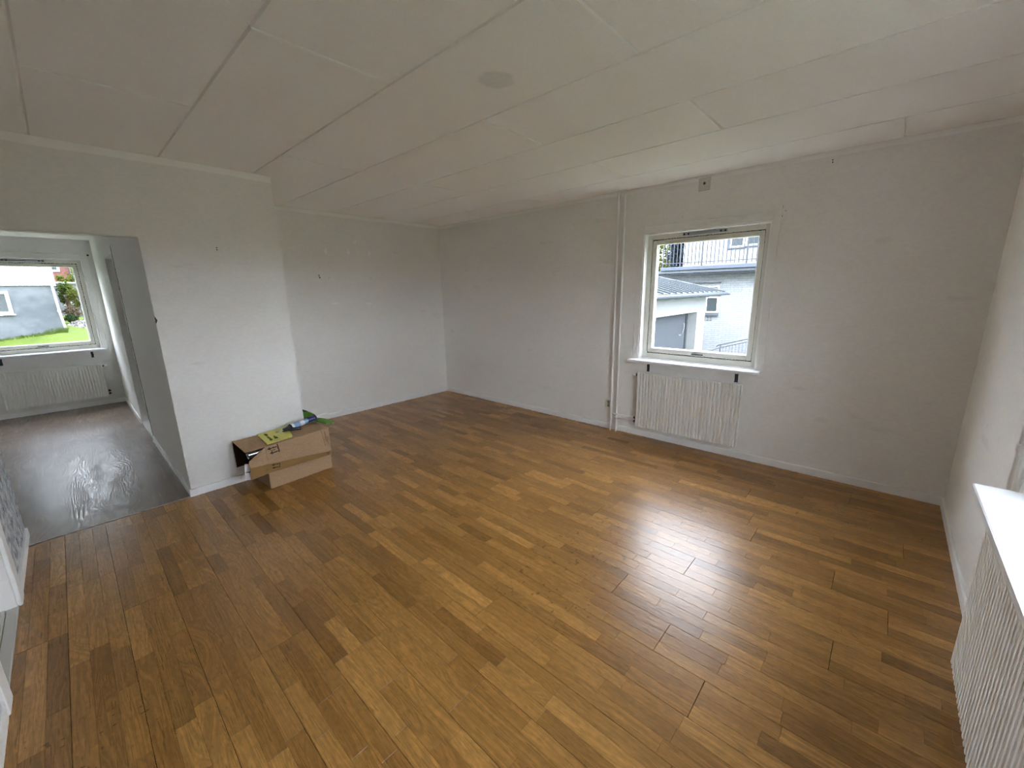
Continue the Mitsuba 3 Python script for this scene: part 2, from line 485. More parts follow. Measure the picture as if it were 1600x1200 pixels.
y = 0.0
sw = 0.0667
while y > LW:
    x = -rng.uniform(0, 2.2)
    while x < RW:
        xe = x + rng.choice([2.2, 2.2, 2.2, 1.6])
        for s in range(3):
            y1 = y - s * sw
            y0 = y1 - sw
            if y0 < LW - 0.06:
                continue
            a = x
            while a < xe - 1e-6:
                b = a + rng.uniform(0.22, 0.55)
                if xe - b < 0.16:
                    b = xe
                b = min(b, xe)
                lo, hi = max(a, 0.006), min(b, RW - 0.006)
                if y1 < BY + 0.02:
                    lo = max(lo, BX + 0.012)
                yy0, yy1 = max(y0, LW - 0.125 if False else LW + 0.004), min(y1, -0.004)
                if hi - lo > 0.02 and yy1 - yy0 > 0.008:
                    ends = (0.0011 if a == x else 0.0003, 0.0011 if b == xe else 0.0003)
                    sides = (0.0008 if s == 2 else 0.0003, 0.0008 if s == 0 else 0.0003)
                    staves.append((lo + ends[0], hi - ends[1], yy0 + sides[0], yy1 - sides[1]))
                a = b
        x = xe
    y -= 3 * sw


def stave(i, s):
    x0, x1, y0, y1 = s
    b, t = 0.0005, 0.010
    dz = -0.0001 * cr.random()
    v = np.array([[x0, y0, -t], [x1, y0, -t], [x1, y1, -t], [x0, y1, -t],
                  [x0, y0, dz - b], [x1, y0, dz - b], [x1, y1, dz - b], [x0, y1, dz - b],
                  [x0 + b, y0 + b, dz], [x1 - b, y0 + b, dz], [x1 - b, y1 - b, dz], [x0 + b, y1 - b, dz]])
    f = [[8, 9, 10], [8, 10, 11]]
    for a in (0, 4):
        for k in range(4):
            j = (k + 1) % 4
            f += [[a + k, a + j, a + 4 + j], [a + k, a + 4 + j, a + 4 + k]]
    uv = np.stack([(v[:, 0] - x0) * 0.9 + 0.05 + i % 60, (v[:, 1] - y0) + 0.3 + i // 60], 1)
    return v, np.array(f), uv


cr = random.Random(5)
sizes = []
for i, s in enumerate(staves):
    cx, cy = (s[0] + s[1]) / 2, (s[2] + s[3]) / 2
    u, vv, d = project([cx, cy, 0.0])
    area = (s[1] - s[0]) * (s[3] - s[2]) * CAM[2] / max(d, 0.1) ** 3 * 636.45 ** 2
    inside = d > 0.1 and -20 < u < 1620 and -20 < vv < 1220
    sizes.append(area if inside else -1.0)
order = np.argsort(sizes)[::-1]
shown = {int(k) for k in order[:300]}
rest, restuv, at = [], [], 0
for i, s in enumerate(staves):
    v, f, uv = stave(i, s)
    if i in shown:
        part('floor', 'stave', (v, f), 'm_parquet', uv=uv)
    else:
        rest.append((v, f + at))
        restuv.append(uv)
        at += len(v)
k = part('floor', 'stave_field', (np.vstack([a for a, _ in rest]), np.vstack([b for _, b in rest])), 'm_parquet', uv=np.vstack(restuv))
label(k, 'farther oak parquet staves', kind='stuff')

struct('floor_kitchen', box(KX, BX + 0.0025, KY, JY, -0.12, -0.002), 'm_kitchen_floor', 'scuffed grey-brown kitchen floor with a ridged grain board by the passage')
struct('trim_1', hull([[BX + x_, y_, z_] for y_ in (LW + 0.002, JY - 0.001) for x_, z_ in ((-.006, -.002), (.003, -.008), (-.004, .0035), (.0025, .0035))]),
       'm_metal_strip', 'thin strip with a dark gap where the parquet meets the kitchen floor')

# --- baseboards
BH, BT = 0.064, 0.013


def base_x(x0, x1, y, side, h=BH):      # along x, standing in front of y by side * BT
    ya, yb = y, y + side * BT
    return hull([[a, q, z] for a in (x0, x1) for q, z in ((ya, 0.0), (yb, 0.0), (ya, h), (yb, h - 0.004), (yb - side * 0.004, h))])


def base_y(y0, y1, x, side, h=BH):
    xa, xb = x, x + side * BT
    return hull([[q, a, z] for a in (y0, y1) for q, z in ((xa, 0.0), (xb, 0.0), (xa, h), (xb, h - 0.004), (xb - side * 0.004, h))])


struct('baseboard_back', base_x(0.0, RW, 0.0, -1), 'm_white', 'white baseboard under the riser pipes and radiator')
struct('baseboard_right', base_y(LW, -BT, RW, -1), 'm_white', 'white baseboard along the right wall')
struct('baseboard_alcove', base_y(BY, -BT, 0.0, 1), 'm_white', 'white baseboard along the end of the alcove')
struct('baseboard_partition', base_y(JY - BT, BY, BX, 1), 'm_white', 'white baseboard behind the cardboard boxes')
struct('baseboard_side', base_x(0.0, BX, BY, 1), 'm_white', 'white baseboard on the hidden side of the projecting block')
struct('baseboard_left', base_x(1.075, 1.93, LW, 1), 'm_white', 'short white baseboard between passage and doorway casing')
struct('baseboard_near', base_x(2.955, RW - BT, LW, 1), 'm_white', 'white baseboard under the papered wall at the lower left edge')
struct('baseboard_jamb', base_x(-0.72, BX, JY, -1), 'm_white', 'white baseboard along the passage jamb')
struct('baseboard_kitchen', cat([base_x(KX, -1.74, JY, -1), base_y(KY, JY - BT, KX, 1)]), 'm_white', 'grey-white baseboard in the kitchen under its radiator')


# --- strip of ceiling paint along the top of the walls: a thin border with a ragged lower edge
def border(axis, at, side, u0, u1, h, seed):
    n = max(4, int((u1 - u0) / 0.06))
    us = np.linspace(u0, u1, n + 1)
    low = H - h - 0.012 * (meshkit.fbm(np.stack([us * 3.5, us * 0 + seed, us * 0], 1), 3) - 0.5) * 2
    v, f = [], []
    for u, z in zip(us, low):
        for w in (0, 0.0012 * side):
            for zz in (z, H - 0.0002):
                v.append((at + w, u, zz) if axis == 'x' else (u, at + w, zz))
    for i in range(n):
        a, b = 4 * i, 4 * (i + 1)
        f += [[a + 2, b + 2, b + 3], [a + 2, b + 3, a + 3], [a, a + 2, b + 2], [a, b + 2, b]]
    return trimesh.Trimesh(np.array(v), np.array(f), process=False)


struct('trim_2', border('x', BX, 1, -4.58, BY, 0.050, 1.3), 'm_border', 'ragged lighter paint border along the top of the projecting wall')
struct('trim_3', border('x', 0.0, 1, BY, 0.0, 0.036, 4.1), 'm_border', 'ragged lighter paint border along the top of the alcove wall')
struct('trim_4', border('y', 0.0, -1, 0.0, RW, 0.040, 7.7), 'm_border', 'ragged lighter paint border along the top of the window wall')


# ------------------------------------------------------------------ marks on the walls
def hole(wall, P, axis, r=0.004):
    a = {'x': [1, 0, 0], 'y': [0, -1, 0], '-y': [0, 1, 0], '-x': [-1, 0, 0]}[axis]
    part(wall, 'screw_hole', lathe([(r, 0.0), (r * 0.95, 0.0006)], P, a, 10), 'm_hole')


for y_, z_, r_ in ((-1.90, 1.835, .007), (-1.895, 1.81, .010), (-1.78, 1.81, .004), (-1.20, 1.816, .004), (-0.931, 1.318, .006)):
    hole('wall_alcove', (0.0, y_, z_), 'x', r_)
for y_, z_ in ((-3.214, 1.985), (-3.214, 1.968)):
    hole('wall_partition', (BX, y_, z_), 'x', .005)
for x_, z_, r_ in ((4.820, 2.530, .005), (4.822, 2.512, .005), (4.515, 2.205, .004), (4.556, 2.205, .004), (4.532, 2.248, .003), (4.533, 2.234, .003), (4.535, 2.165, .003), (3.715, 2.262, .004)):
    hole('wall_back', (x_, 0.0, z_), 'y', r_)
hole('wall_kitchen_right', (0.113, JY, 1.764), 'y', .007)
hole('wall_kitchen_far', (KX, -3.730, 2.228), 'x', .014)
hole('wall_kitchen_far', (KX, -4.06, 2.222), 'x', .006)


def patch(wall, y0, z0, w, h, seed):
    rg = np.random.default_rng(seed)
    a = np.linspace(0, 2 * np.pi, 18, endpoint=False)
    rr = 1 + 0.22 * rg.standard_normal(18)
    poly = Polygon(np.stack([np.cos(a) * w * rr, np.sin(a) * h * rr], 1)).buffer(0)
    if poly.geom_type != 'Polygon':
        poly = max(poly.geoms, key=lambda g: g.area)
    part(wall, 'filler_patch', flat(poly, 0.0009, (0.0, y0, z0), (0, 1, 0), (0, 0, 1)), 'm_border')


for k_, (y_, z_, w_, h_) in enumerate(((-1.782, 2.127, .018, .042), (-1.389, 2.268, .022, .022), (-1.196, 2.125, .018, .036), (-1.491, 2.134, .018, .026), (-1.74, 1.491, .05, .012), (-1.264, 1.476, .04, .014))):
    patch('wall_alcove', y_, z_, w_, h_, k_ + 3)

# chipped plaster along the passage jamb's edge
for k_, z_ in enumerate((1.44, 0.36, 0.27)):
    part('wall_partition', 'chip', hull([[BX + 0.0008, JY - 0.0008, z_ - .028], [BX + 0.0008, JY - 0.0008, z_ + .03], [BX + 0.0008, JY + .012, z_], [BX - .008, JY - 0.0008, z_ + .006], [BX - .004, JY + .004, z_]]), 'm_hole' if k_ == 0 else 'm_border')


# ------------------------------------------------------------------ windows
def window(key, u0, u1, z1, tr, text, sashes=1, vent=True, sill=(0.07, 0.045), depth=.120, brackets=()):
    """u0..u1: opening width; tr(u, v, z) -> world, v into the room."""
    def W(m):
        m = m.copy()
        q = np.array([tr(*p) for p in m.vertices])
        fl = np.linalg.det(np.array([np.subtract(tr(1, 0, 0), tr(0, 0, 0)), np.subtract(tr(0, 1, 0), tr(0, 0, 0)), np.subtract(tr(0, 0, 1), tr(0, 0, 0))])) < 0
        return trimesh.Trimesh(q, m.faces[:, ::-1] if fl else m.faces, process=False)
    z0, fd = 0.866, -0.075
    F, S = 0.056, 0.044
    # lining of the opening and the fixed frame
    lin = [box(u0, u0 + .012, -.16, 0.004, z0, z1), box(u1 - .012, u1, -.16, 0.004, z0, z1), box(u0 + .012, u1 - .012, -.16, 0.004, z1 - .012, z1)]
    for m in lin: part(key, 'lining', W(m), 'm_white')
    part(key, 'frame', W(cat([box(u0 + .012, u0 + F, -.16, fd, z0, z1 - .012, .003), box(u1 - F, u1 - .012, -.16, fd, z0, z1 - .012, .003),
                              box(u0 + F, u1 - F, -.16, fd, z1 - F, z1 - .012, .003), box(u0 + F, u1 - F, -.16, fd, z0, z0 + F + .004, .003)])), 'm_frame')
    # flat casing around the opening
    c, o = .064, .010
    part(key, 'casing', W(cat([box(u0 - c, u0 - .001, 0, o, z0, z1 + c + .008, .003), box(u1 + .001, u1 + c - .006, 0, o, z0, z1 + c + .008, .003), box(u0 - .001, u1 + .001, 0, o, z1 + .001, z1 + c + .008, .003)])), 'm_wall')
    a, b = u0 + F + .004, u1 - F - .004
    zb, zt = z0 + F + .010, z1 - F - .006
    wid = (b - a - (sashes - 1) * .06) / sashes
    for s in range(sashes):
        a0 = a + s * (wid + .06)
        b0 = a0 + wid
        if s:
            part(key, 'mullion', W(box(a0 - .056, a0 - .004, -.16, fd, z0 + F, z1 - F, .003)), 'm_frame')
        sk = part(key, 'sash', W(cat([box(a0, a0 + S, -.155, fd - .006, zb, zt, .005), box(b0 - S, b0, -.155, fd - .006, zb, zt, .005),
                                      box(a0 + S, b0 - S, -.155, fd - .006, zt - S, zt, .005), box(a0 + S, b0 - S, -.155, fd - .006, zb, zb + S + .004, .005)])), 'm_frame')
        part(sk, 'pane', W(trimesh.Trimesh([[a0 + S - .004, -.118, zb + S], [b0 - S + .004, -.118, zb + S], [b0 - S + .004, -.118, zt - S + .004], [a0 + S - .004, -.118, zt - S + .004]], [[0, 1, 2], [0, 2, 3]], process=False)), 'm_glass')
        part(sk, 'glazing_bead', W(cat([box(a0 + S - .002, a0 + S + .008, -.132, -.121, zb + S, zt - S), box(b0 - S - .008, b0 - S + .002, -.132, -.121, zb + S, zt - S), box(a0 + S, b0 - S, -.132, -.121, zb + S, zb + S + .010)])), 'm_sill')
        gd = fd - .016
        part(sk, 'gasket', W(cat([box(a0 - .004, a0 + .001, gd - .05, gd, zb - .010, zt + .006), box(b0 - .001, b0 + .004, gd - .05, gd, zb - .010, zt + .006),
                                  box(a0 + .001, b0 - .001, gd - .05, gd, zt - .001, zt + .006), box(a0 + .001, b0 - .001, gd - .05, gd, zb - .010, zb + .001)])), 'm_black')
        mid = (a0 + b0) / 2
        part(sk, 'handle', W(cat([box(mid - .030, mid + .034, fd - .006, fd + .004, zb + .010, zb + .030, .003), lathe([(.007, 0), (.007, .02)], (mid - .022, fd + .002, zb + .020), (0, 1, 0), 12)])), 'm_steel')
        part(sk, 'handle_lever', W(box(mid - .024, mid + .085, fd + .016, fd + .026, zb + .014, zb + .026, .003)), 'm_gun')
    if vent:
        mid = (u0 + u1) / 2
        vk = part(key, 'vent', W(box(mid - .200, mid + .200, fd, fd + .012, z1 - .046, z1 - .018, .003)), 'm_steel')
        for s in (-1, 1):
            for e in (.012, .050):
                part(vk, 'end_cap', W(lathe([(.009, 0), (.008, .006)], (mid + s * (.195 - e), fd + .0115, z1 - .032), (0, 1, 0), 10)), 'm_black')
    part(key, 'sill', W(cat([box(u0 - sill[0], u1 + sill[1], 0.0, depth, .836, .866, .004), box(u0 + .001, u1 - .001, -.16, 0.0, .836, .866)])), 'm_sill')
    part(key, 'sill_nosing', W(box(u0 + .013, u1 - .013, fd - .001, -.030, .866, .873, .002)), 'm_sill')
    for u in brackets:
        part(key, 'sill_bracket', W(cat([box(u - .014, u + .014, 0.0, .004, .735, .836), box(u - .014, u + .014, 0.004, .075, .831, .836), lathe([(.006, 0), (.005, .003)], (u, .004, .765), (0, 1, 0), 8)])), 'm_rail')
    label(key, text, kind='structure')


window('window_1', WIN1[0], WIN1[1], WIN1[3], lambda u, v, z: (u, -v, z), 'cream-framed window in the back wall looking out on a balcony and garage', brackets=(3.468, 4.325))
window('window_2', -WIN2[1], -WIN2[0], WIN2[3], lambda u, v, z: (KX + v, -u, z), 'cream-framed kitchen window looking out on a lawn and grey house', sill=(0.045, 0.045), brackets=(3.935, 4.815))
window('window_3', -WIN3[1], -WIN3[0], WIN3[3], lambda u, v, z: (RW - v, -u, z), 'window at the right edge whose white sill stands over the near radiator', sashes=2, vent=False, sill=(0.09, 0.045), depth=.162, brackets=(2.3, 3.35))

# ------------------------------------------------------------------ doors
DK = 'door_1'
part(DK, 'casing', cat([box(1.945, 2.062, LW, LW + .018, 0, 2.15, .004), box(2.828, 2.945, LW, LW + .018, 0, 2.15, .004), box(2.062, 2.828, LW, LW + .018, 2.048, 2.15, .004)]), 'm_white')
part(DK, 'frame', cat([box(2.06, 2.082, LW - .14, LW, 0, 2.05), box(2.808, 2.83, LW - .14, LW, 0, 2.05), box(2.082, 2.808, LW - .14, LW, 2.028, 2.05)]), 'm_white')
part(DK, 'threshold', cat([box(2.082, 2.808, LW - .14, LW - .040, -.01, .020, .004), box(2.064, 2.826, LW - .038, LW + .004, -.01, .014, .003)]), 'm_threshold')
part(DK, 'door_leaf', box(2.085, 2.805, LW - .135, LW - .098, .022, 2.026, .003), 'm_white')
label(DK, 'white-cased doorway with a scuffed pale threshold at the left edge', kind='structure')

DK = 'door_2'
part(DK, 'door_leaf', box(-1.715, -0.745, JY + .060, JY + .10, .03, 2.08, .003), 'm_white')
part(DK, 'threshold', box(-1.715, -0.745, JY + .002, JY + .060, -.01, .028, .003), 'm_white')
part(DK, 'lining', cat([box(-1.72, -1.700, JY + .001, JY + .060, .0, 2.085), box(-1.70, -0.745, JY + .001, JY + .060, 2.066, 2.085)]), 'm_white')
part(DK, 'edge_strip', box(-0.752, -0.738, JY - .004, JY + .02, 0.0, 2.14, .001), 'm_edge')
label(DK, 'recessed white door in the kitchen wall, seen edge-on through the passage', kind='structure')


# ------------------------------------------------------------------ radiators
def radiator(u0, u1, z0, z1, tr, text, end, pitch=0.0333, zv=True, rounded=False):
    """u along the wall, v into the room. end: -1 / +1, the side with valves."""
    key = free('radiator')
    COUNT[key] = 1

    def W(m):
        q = np.array([tr(*p) for p in m.vertices])
        fl = np.linalg.det(np.array([np.subtract(tr(1, 0, 0), tr(0, 0, 0)), np.subtract(tr(0, 1, 0), tr(0, 0, 0)), np.subtract(tr(0, 0, 1), tr(0, 0, 0))])) < 0
        return trimesh.Trimesh(q, m.faces[:, ::-1] if fl else m.faces, process=False)
    va, vb = .045, .100
    n = int(round((u1 - u0) / pitch))
    pw = (u1 - u0) / n
    # fluted front: ribs swell out between grooves, and fade at top and bottom
    prof, ribs = [], [(t, .0125 * (1 - math.sqrt(max(0.0, 1 - (2 * t - 1) ** 2)))) for t in (0, .03, .09, .18, .30, .42, .58, .70, .82, .91, .97)]
    for i in range(n):
        a = u0 + i * pw
        for t, d in ribs if rounded else ((0.0, .0260), (0.17, .0255), (0.215, .0040), (0.27, .0006), (0.50, 0.0), (0.73, .0006), (0.785, .0040), (0.83, .0255)):
            prof.append((a + t * pw, d))
    prof.append((u1, .0125 if rounded else .0260))
    prof = np.array(prof)
    zs = [(z0, .30), (z0 + .010, 1.0), (z1 - .018, 1.0), (z1 - .006, .20), (z1, .9)]
    v, f = [], []
    m = len(prof)
    for z, s in zs:
        for u, d in prof:
            v.append((u, vb - d * s if s < .9 or z != z1 else vb - .012, z))
    for k in range(len(zs) - 1):
        for i in range(m - 1):
            a = k * m + i
            f += [[a, a + 1, a + m + 1], [a, a + m + 1, a + m]]
    part(key, 'front_panel', W(trimesh.Trimesh(np.array(v), np.array(f), process=False)), 'm_radiator', smooth=28)
    part(key, 'back_panel', W(box(u0 + .004, u1 - .004, va, va + .012, z0 + .004, z1 - .008, .003)), 'm_radiator')
    part(key, 'side_panel', W(box(u0 - .002, u0 + .002, va, vb - .008, z0, z1 - .004)), 'm_radiator')
    part(key, 'side_panel', W(box(u1 - .002, u1 + .002, va, vb - .008, z0, z1 - .004)), 'm_radiator')
    g = [box(u0 + .002, u1 - .002, vb - .036, vb - .030, z1 - .014, z1 - .004)]
    k = int((u1 - u0) / .02)
    g += [box(u0 + .004 + i * .02, u0 + .009 + i * .02, va + .012, vb - .012, z1 - .016, z1 - .008) for i in range(k)]
    part(key, 'top_grille', W(cat(g)), 'm_radiator')
    part(key, 'core', W(box(u0 + .004, u1 - .004, va + .013, vb - .030, z0 + .010, z1 - .03)), 'm_radiator')
    for u in (u0 + .15, u1 - .15):
        part(key, 'wall_bracket', W(box(u - .015, u + .015, .004, va, z0 + .06, z1 - .06)), 'm_radiator')
    ue = u0 if end < 0 else u1
    if zv:
        part(key, 'valve', W(lathe([(.0135, 0), (.0135, .016), (.012, .018)], (ue + end * .002, .075, z1 - .036), (end, 0, 0), 14)), 'm_black')
        part(key, 'valve_head', W(lathe([(.010, 0), (.016, .003), (.0175, .030), (.014, .040), (.006, .042)], (ue + end * .020, .075, z1 - .036), (end, 0, 0), 16)), 'm_cartridge_white')
        for zz in (z0 + .080, z0 + .036):
            part(key, 'union_nut', W(lathe([(.010, 0), (.0165, .002), (.0165, .018), (.012, .022), (.012, .030)], (ue + end * .002, .060, zz), (end, 0, 0), 6)), 'm_dark_joint')
    label(key, text, 'radiator', 'fluted radiators')
    return key


radiator(3.390, 4.395, 0.133, 0.736, lambda u, v, z: (u, -v, z), 'white fluted radiator under the window in the back wall', -1)
radiator(3.862, 4.885, 0.133, 0.640, lambda u, v, z: (KX + v, -u, z), 'low white fluted radiator under the kitchen window, seen through the passage', -1)
radiator(1.985, 3.70, 0.133, 0.736, lambda u, v, z: (RW - .012 - v, -u, z), 'white finely fluted radiator in the lower right corner under the bright sill', -1, pitch=0.031, zv=False)

# ------------------------------------------------------------------ heating pipes
def riser(x, yy, text):
    key = free('heating_pipe')
    COUNT[key] = 1
    z_t = H - .004
    part(key, 'pipe', tube([(x, yy, 0.0), (x, yy, 1.2), (x, yy, z_t)], .011, 14), 'm_pipe', smooth=40)
    for z, h, r in ((z_t - .014, .014, .020), (z_t - .075, .030, .015), (.150, .026, .0155), (.280, .026, .0155)):
        part(key, 'coupling', lathe([(r * .8, 0), (r, .003), (r, h - .003), (r * .8, h)], (x, yy, z), (0, 0, 1), 14), 'm_pipe', smooth=35)
    label(key, text, 'pipe', 'heating riser pipes')
    return key


k1 = riser(3.072, -.052, 'left one of the two thin white riser pipes beside the window')
k2 = riser(3.140, -.048, 'right one of the two thin white riser pipes beside the window')
for kx, x, zz, bow in ((k1, 3.072, .213, .026), (k2, 3.140, .169, 0.0)):
    pts = [(x + .008, -.052, zz)]
    if bow:
        pts += [(x + .03, -.052 - bow * .5, zz), (x + .068, -.052 - bow, zz), (x + .105, -.052 - bow * .5, zz)]
    pts += [(x + .14, -.058, zz), (3.360, -.060, zz)]
    if kx == k2:
        pts = [(x + .008, -.05, zz), (x + .06, -.055, zz), (3.356, -.060, zz)]
    part(kx, 'branch_pipe', tube(pts, .0075, 12), 'm_pipe', smooth=40)
k = free('heating_pipe')
COUNT[k] = 1
part(k, 'pipe', tube([(RW - .040, -1.760, 0.0), (RW - .040, -1.760, 1.2), (RW - .040, -1.760, H - .004)], .011, 14), 'm_pipe', smooth=40)
part(k, 'coupling', lathe([(.012, 0), (.015, .003), (.015, .027), (.012, .03)], (RW - .040, -1.760, .97), (0, 0, 1), 14), 'm_pipe', smooth=35)
label(k, 'slim pipe at the right edge rising behind the end of the bright sill, farther one', 'pipe', 'heating riser pipes')
k = free('heating_pipe')
COUNT[k] = 1
part(k, 'pipe', tube([(RW - .040, -1.830, 0.0), (RW - .040, -1.830, 1.2), (RW - .040, -1.830, H - .004)], .011, 14), 'm_pipe', smooth=40)
part(k, 'coupling', lathe([(.012, 0), (.015, .003), (.015, .027), (.012, .03)], (RW - .040, -1.830, .97), (0, 0, 1), 14), 'm_pipe', smooth=35)
label(k, 'slim pipe at the right edge rising behind the end of the bright sill, nearer one', 'pipe', 'heating riser pipes')

# ------------------------------------------------------------------ electrics
k = 'wall_socket'
part(k, 'plate', box(2.965, 3.040, -.010, -.0005, .255, .340, .003), 'm_plastic')
for z in (.278, .317):
    part(k, 'outlet', lathe([(.015, 0), (.015, .002), (.011, .0025), (.010, .0005)], (3.012, -.0095, z), (0, -1, 0), 14), 'm_print_olive')
label(k, 'small beige double socket low on the back wall beside the riser pipes', 'socket')
k = 'junction_cover'
part(k, 'plate', box(3.848, 3.950, -.012, -.0005, 2.462, 2.572, .004), 'm_plastic')
part(k, 'centre_screw', lathe([(.012, 0), (.012, .004), (.006, .006)], (3.899, -.011, 2.522), (0, -1, 0), 12), 'm_print_olive')
label(k, 'square beige cover plate with a dark centre above the window, close to the ceiling', 'cover plate')

# ------------------------------------------------------------------ boxes by the partition
lo = 'cardboard_box'
LF, RF = np.array([1.619, -3.203]), np.array([1.584, -2.662])
LB, RB = np.array([1.300, -3.220]), np.array([1.290, -2.680])
cs = [LF, RF, RB, LB]


def prism(quad, z0, z1, b=.004):
    pts = []
    c = np.mean(quad, 0)
    for q in quad:
        d = (c - q) / np.linalg.norm(c - q)
        pts += [(*(q + d * b * 1.4), z0), (*q, z0 + b), (*q, z1 - b), (*(q + d * b * 1.4), z1)]
    return hull(pts)


part(lo, 'body', prism(cs, 0.0, .141), 'm_cardboard')
part(lo, 'lid_flap', prism([LF + (-.004, .004), RF + (-.004, -.004), (RF + RB) / 2 + (.001, -.003), (LF + LB) / 2 + (.001, .003)], .1415, .1435, .001), 'm_cardboard')
part(lo, 'lid_flap', prism([LB + (.004, .004), RB + (.004, -.004), (RF + RB) / 2 + (-.001, -.003), (LF + LB) / 2 + (-.001, .003)], .1415, .1435, .001), 'm_cardboard')
label(lo, 'plain low brown cardboard box standing on the parquet under the longer box', 'box')

up = 'long_box'
FTL, FTR = np.array([1.615, -3.200, .376]), np.array([1.612, -2.666, .405])
RL, RR = np.array([1.655, -3.203, .241]), np.array([1.652, -2.680, .197])
BL, BR = np.array([1.635, -3.215, .1485]), np.array([1.632, -2.671, .1485])
TBL, TBR = np.array([1.280, -3.215, .388]), np.array([1.278, -2.690, .408])
BBL, BBR = np.array([1.282, -3.215, .1485]), np.array([1.280, -2.690, .1485])
part(up, 'top_panel', panel([FTL, FTR, TBR, TBL]), 'm_cardboard')
part(up, 'front_panel', cat([panel([RL, RR, FTR, FTL]), panel([BL, BR, RR, RL])]), 'm_cardboard')
part(up, 'back_panel', panel([TBL, TBR, BBR, BBL]), 'm_cardboard')
part(up, 'bottom_panel', panel([BBL, BBR, BR, BL]), 'm_cardboard')
part(up, 'end_panel', cat([panel([FTR, RR, BBR, TBR]), panel([RR, BR, BBR])]), 'm_cardboard')
# flaps of the open end
fl_front = [BL + (0, -.001, 0), RL + (0, -.001, 0), FTL + (0, -.001, -.003), np.array([1.640, -3.335, .296]), np.array([1.662, -3.337, .248]), np.array([1.640, -3.340, .137])]
part(up, 'flap', cat([panel([fl_front[4], fl_front[1], fl_front[2], fl_front[3]], .003), panel([fl_front[5], fl_front[0], fl_front[1], fl_front[4]], .003)]), 'm_cardboard')
part(up, 'flap', panel([np.array([1.590, -3.338, .362]), FTL + (-.004, -.001, .0005), TBL + (0, -.001, 0), np.array([1.283, -3.352, .390])], .003), 'm_cardboard')
part(up, 'flap', panel([TBL + (.004, -.001, -.012), np.array([1.292, -3.352, .375]), np.array([1.292, -3.350, .150]), BBL + (.004, -.001, .01)], .003), 'm_box_dark')  # back flap, coloured near-black unlike the other flaps
part(up, 'dark_sheet', panel([TBL + (.012, .004, -.010), TBL + (.012, .30, -.008), BBL + (.012, .30, .006), BBL + (.012, .004, .006)], .002), 'm_box_dark')  # near-black sheet added so the open end of the box reads dark
part(up, 'flap', panel([BBL + (.03, -.001, .002), np.array([1.34, -3.318, .112]), np.array([1.56, -3.325, .112]), BL + (-.03, -.001, .002)], .003), 'm_cardboard')
# print and tape on the front
ex = (FTR - FTL) / np.linalg.norm(FTR - FTL)
nrm = np.cross(ex, FTL - RL)
nrm /= np.linalg.norm(nrm)
eyv = np.cross(nrm, ex)


def on_front(a, t):     # a metres from the left crease along the box, t metres below the top edge
    return FTL + ex * a - eyv * t + nrm * .0006


def arrow(length, w):
    return Polygon([(0, 0), (.024, w * 1.9), (.024, w * .55), (length, w * .55), (length, -w * .55), (.024, -w * .55), (.024, -w * 1.9)])


marks = [(arrow(.072, .0075), .010, .024, 0.0), (arrow(.066, .0075), .020, .064, 0.0),
         (Polygon([(0, 0), (.010, 0), (.010, .066), (0, .066)]), .088, .074, 0.0)]
for q in ((.038, .045), (.047, .045), (.056, .044), (.064, .043)):
    marks.append((Polygon([(0, -.006), (.0045, -.006), (.0045, .006), (0, .006)]), q[0], q[1], 0))
for poly, a, t, _ in marks:
    part(up, 'print_mark', flat(poly, .0004, on_front(a, t), ex, eyv), 'm_print')
# vertical print lines and tape at the right end, the dark band of tape along the fold
for a, w, t0, t1 in ((.462, .003, .006, .150), (.487, .006, .022, .130), (.497, .004, .085, .150)):
    part(up, 'print_mark', flat(Polygon([(0, -t1), (w, -t1), (w, -t0), (0, -t0)]), .0004, on_front(a, 0), ex, eyv), 'm_stamp')
n2 = np.cross((RR - RL) / np.linalg.norm(RR - RL), RL - BL)
n2 /= np.linalg.norm(n2)
part(up, 'tape', panel([BL + (RL - BL) * .05 + n2 * .0012, BR + (RR - BR) * .05 + n2 * .0012, RR + (BR - RR) * .06 + n2 * .0012, RL + (BL - RL) * .06 + n2 * .0012], .0008), 'm_tape')
part(up, 'tape', panel([fl_front[5] + (.002, .002, .003), BL + (.002, -.002, .004), RL + (.002, -.002, -.003), fl_front[4] + (.002, .002, -.003)], .0008), 'm_tape')
part(up, 'tape', panel([RL + ex * .490 + eyv * .036 + nrm * .003, RL + ex * .522 + eyv * .036 + nrm * .003, RL + ex * .522 + eyv * .066 + nrm * .002, RL + ex * .490 + eyv * .066 + nrm * .002], .0008), 'm_tape')
e2 = (RR - RL) / np.linalg.norm(RR - RL)
u2 = np.cross(n2, e2)
for poly, a, t in ((arrow(.060, .006), .020, .020), (arrow(.056, .006), .026, .050), (Polygon([(0, 0), (.006, 0), (.006, .046), (0, .046)]), .084, .056), (arrow(.030, .003), .478, .018), (arrow(.028, .003), .480, .032)):
    part(up, 'print_mark', flat(poly, .0004, RL + e2 * a - u2 * t + n2 * .0017, e2, u2), 'm_print')
label(up, 'long brown cardboard box with arrows and open flaps, resting on the low plain box', 'box')

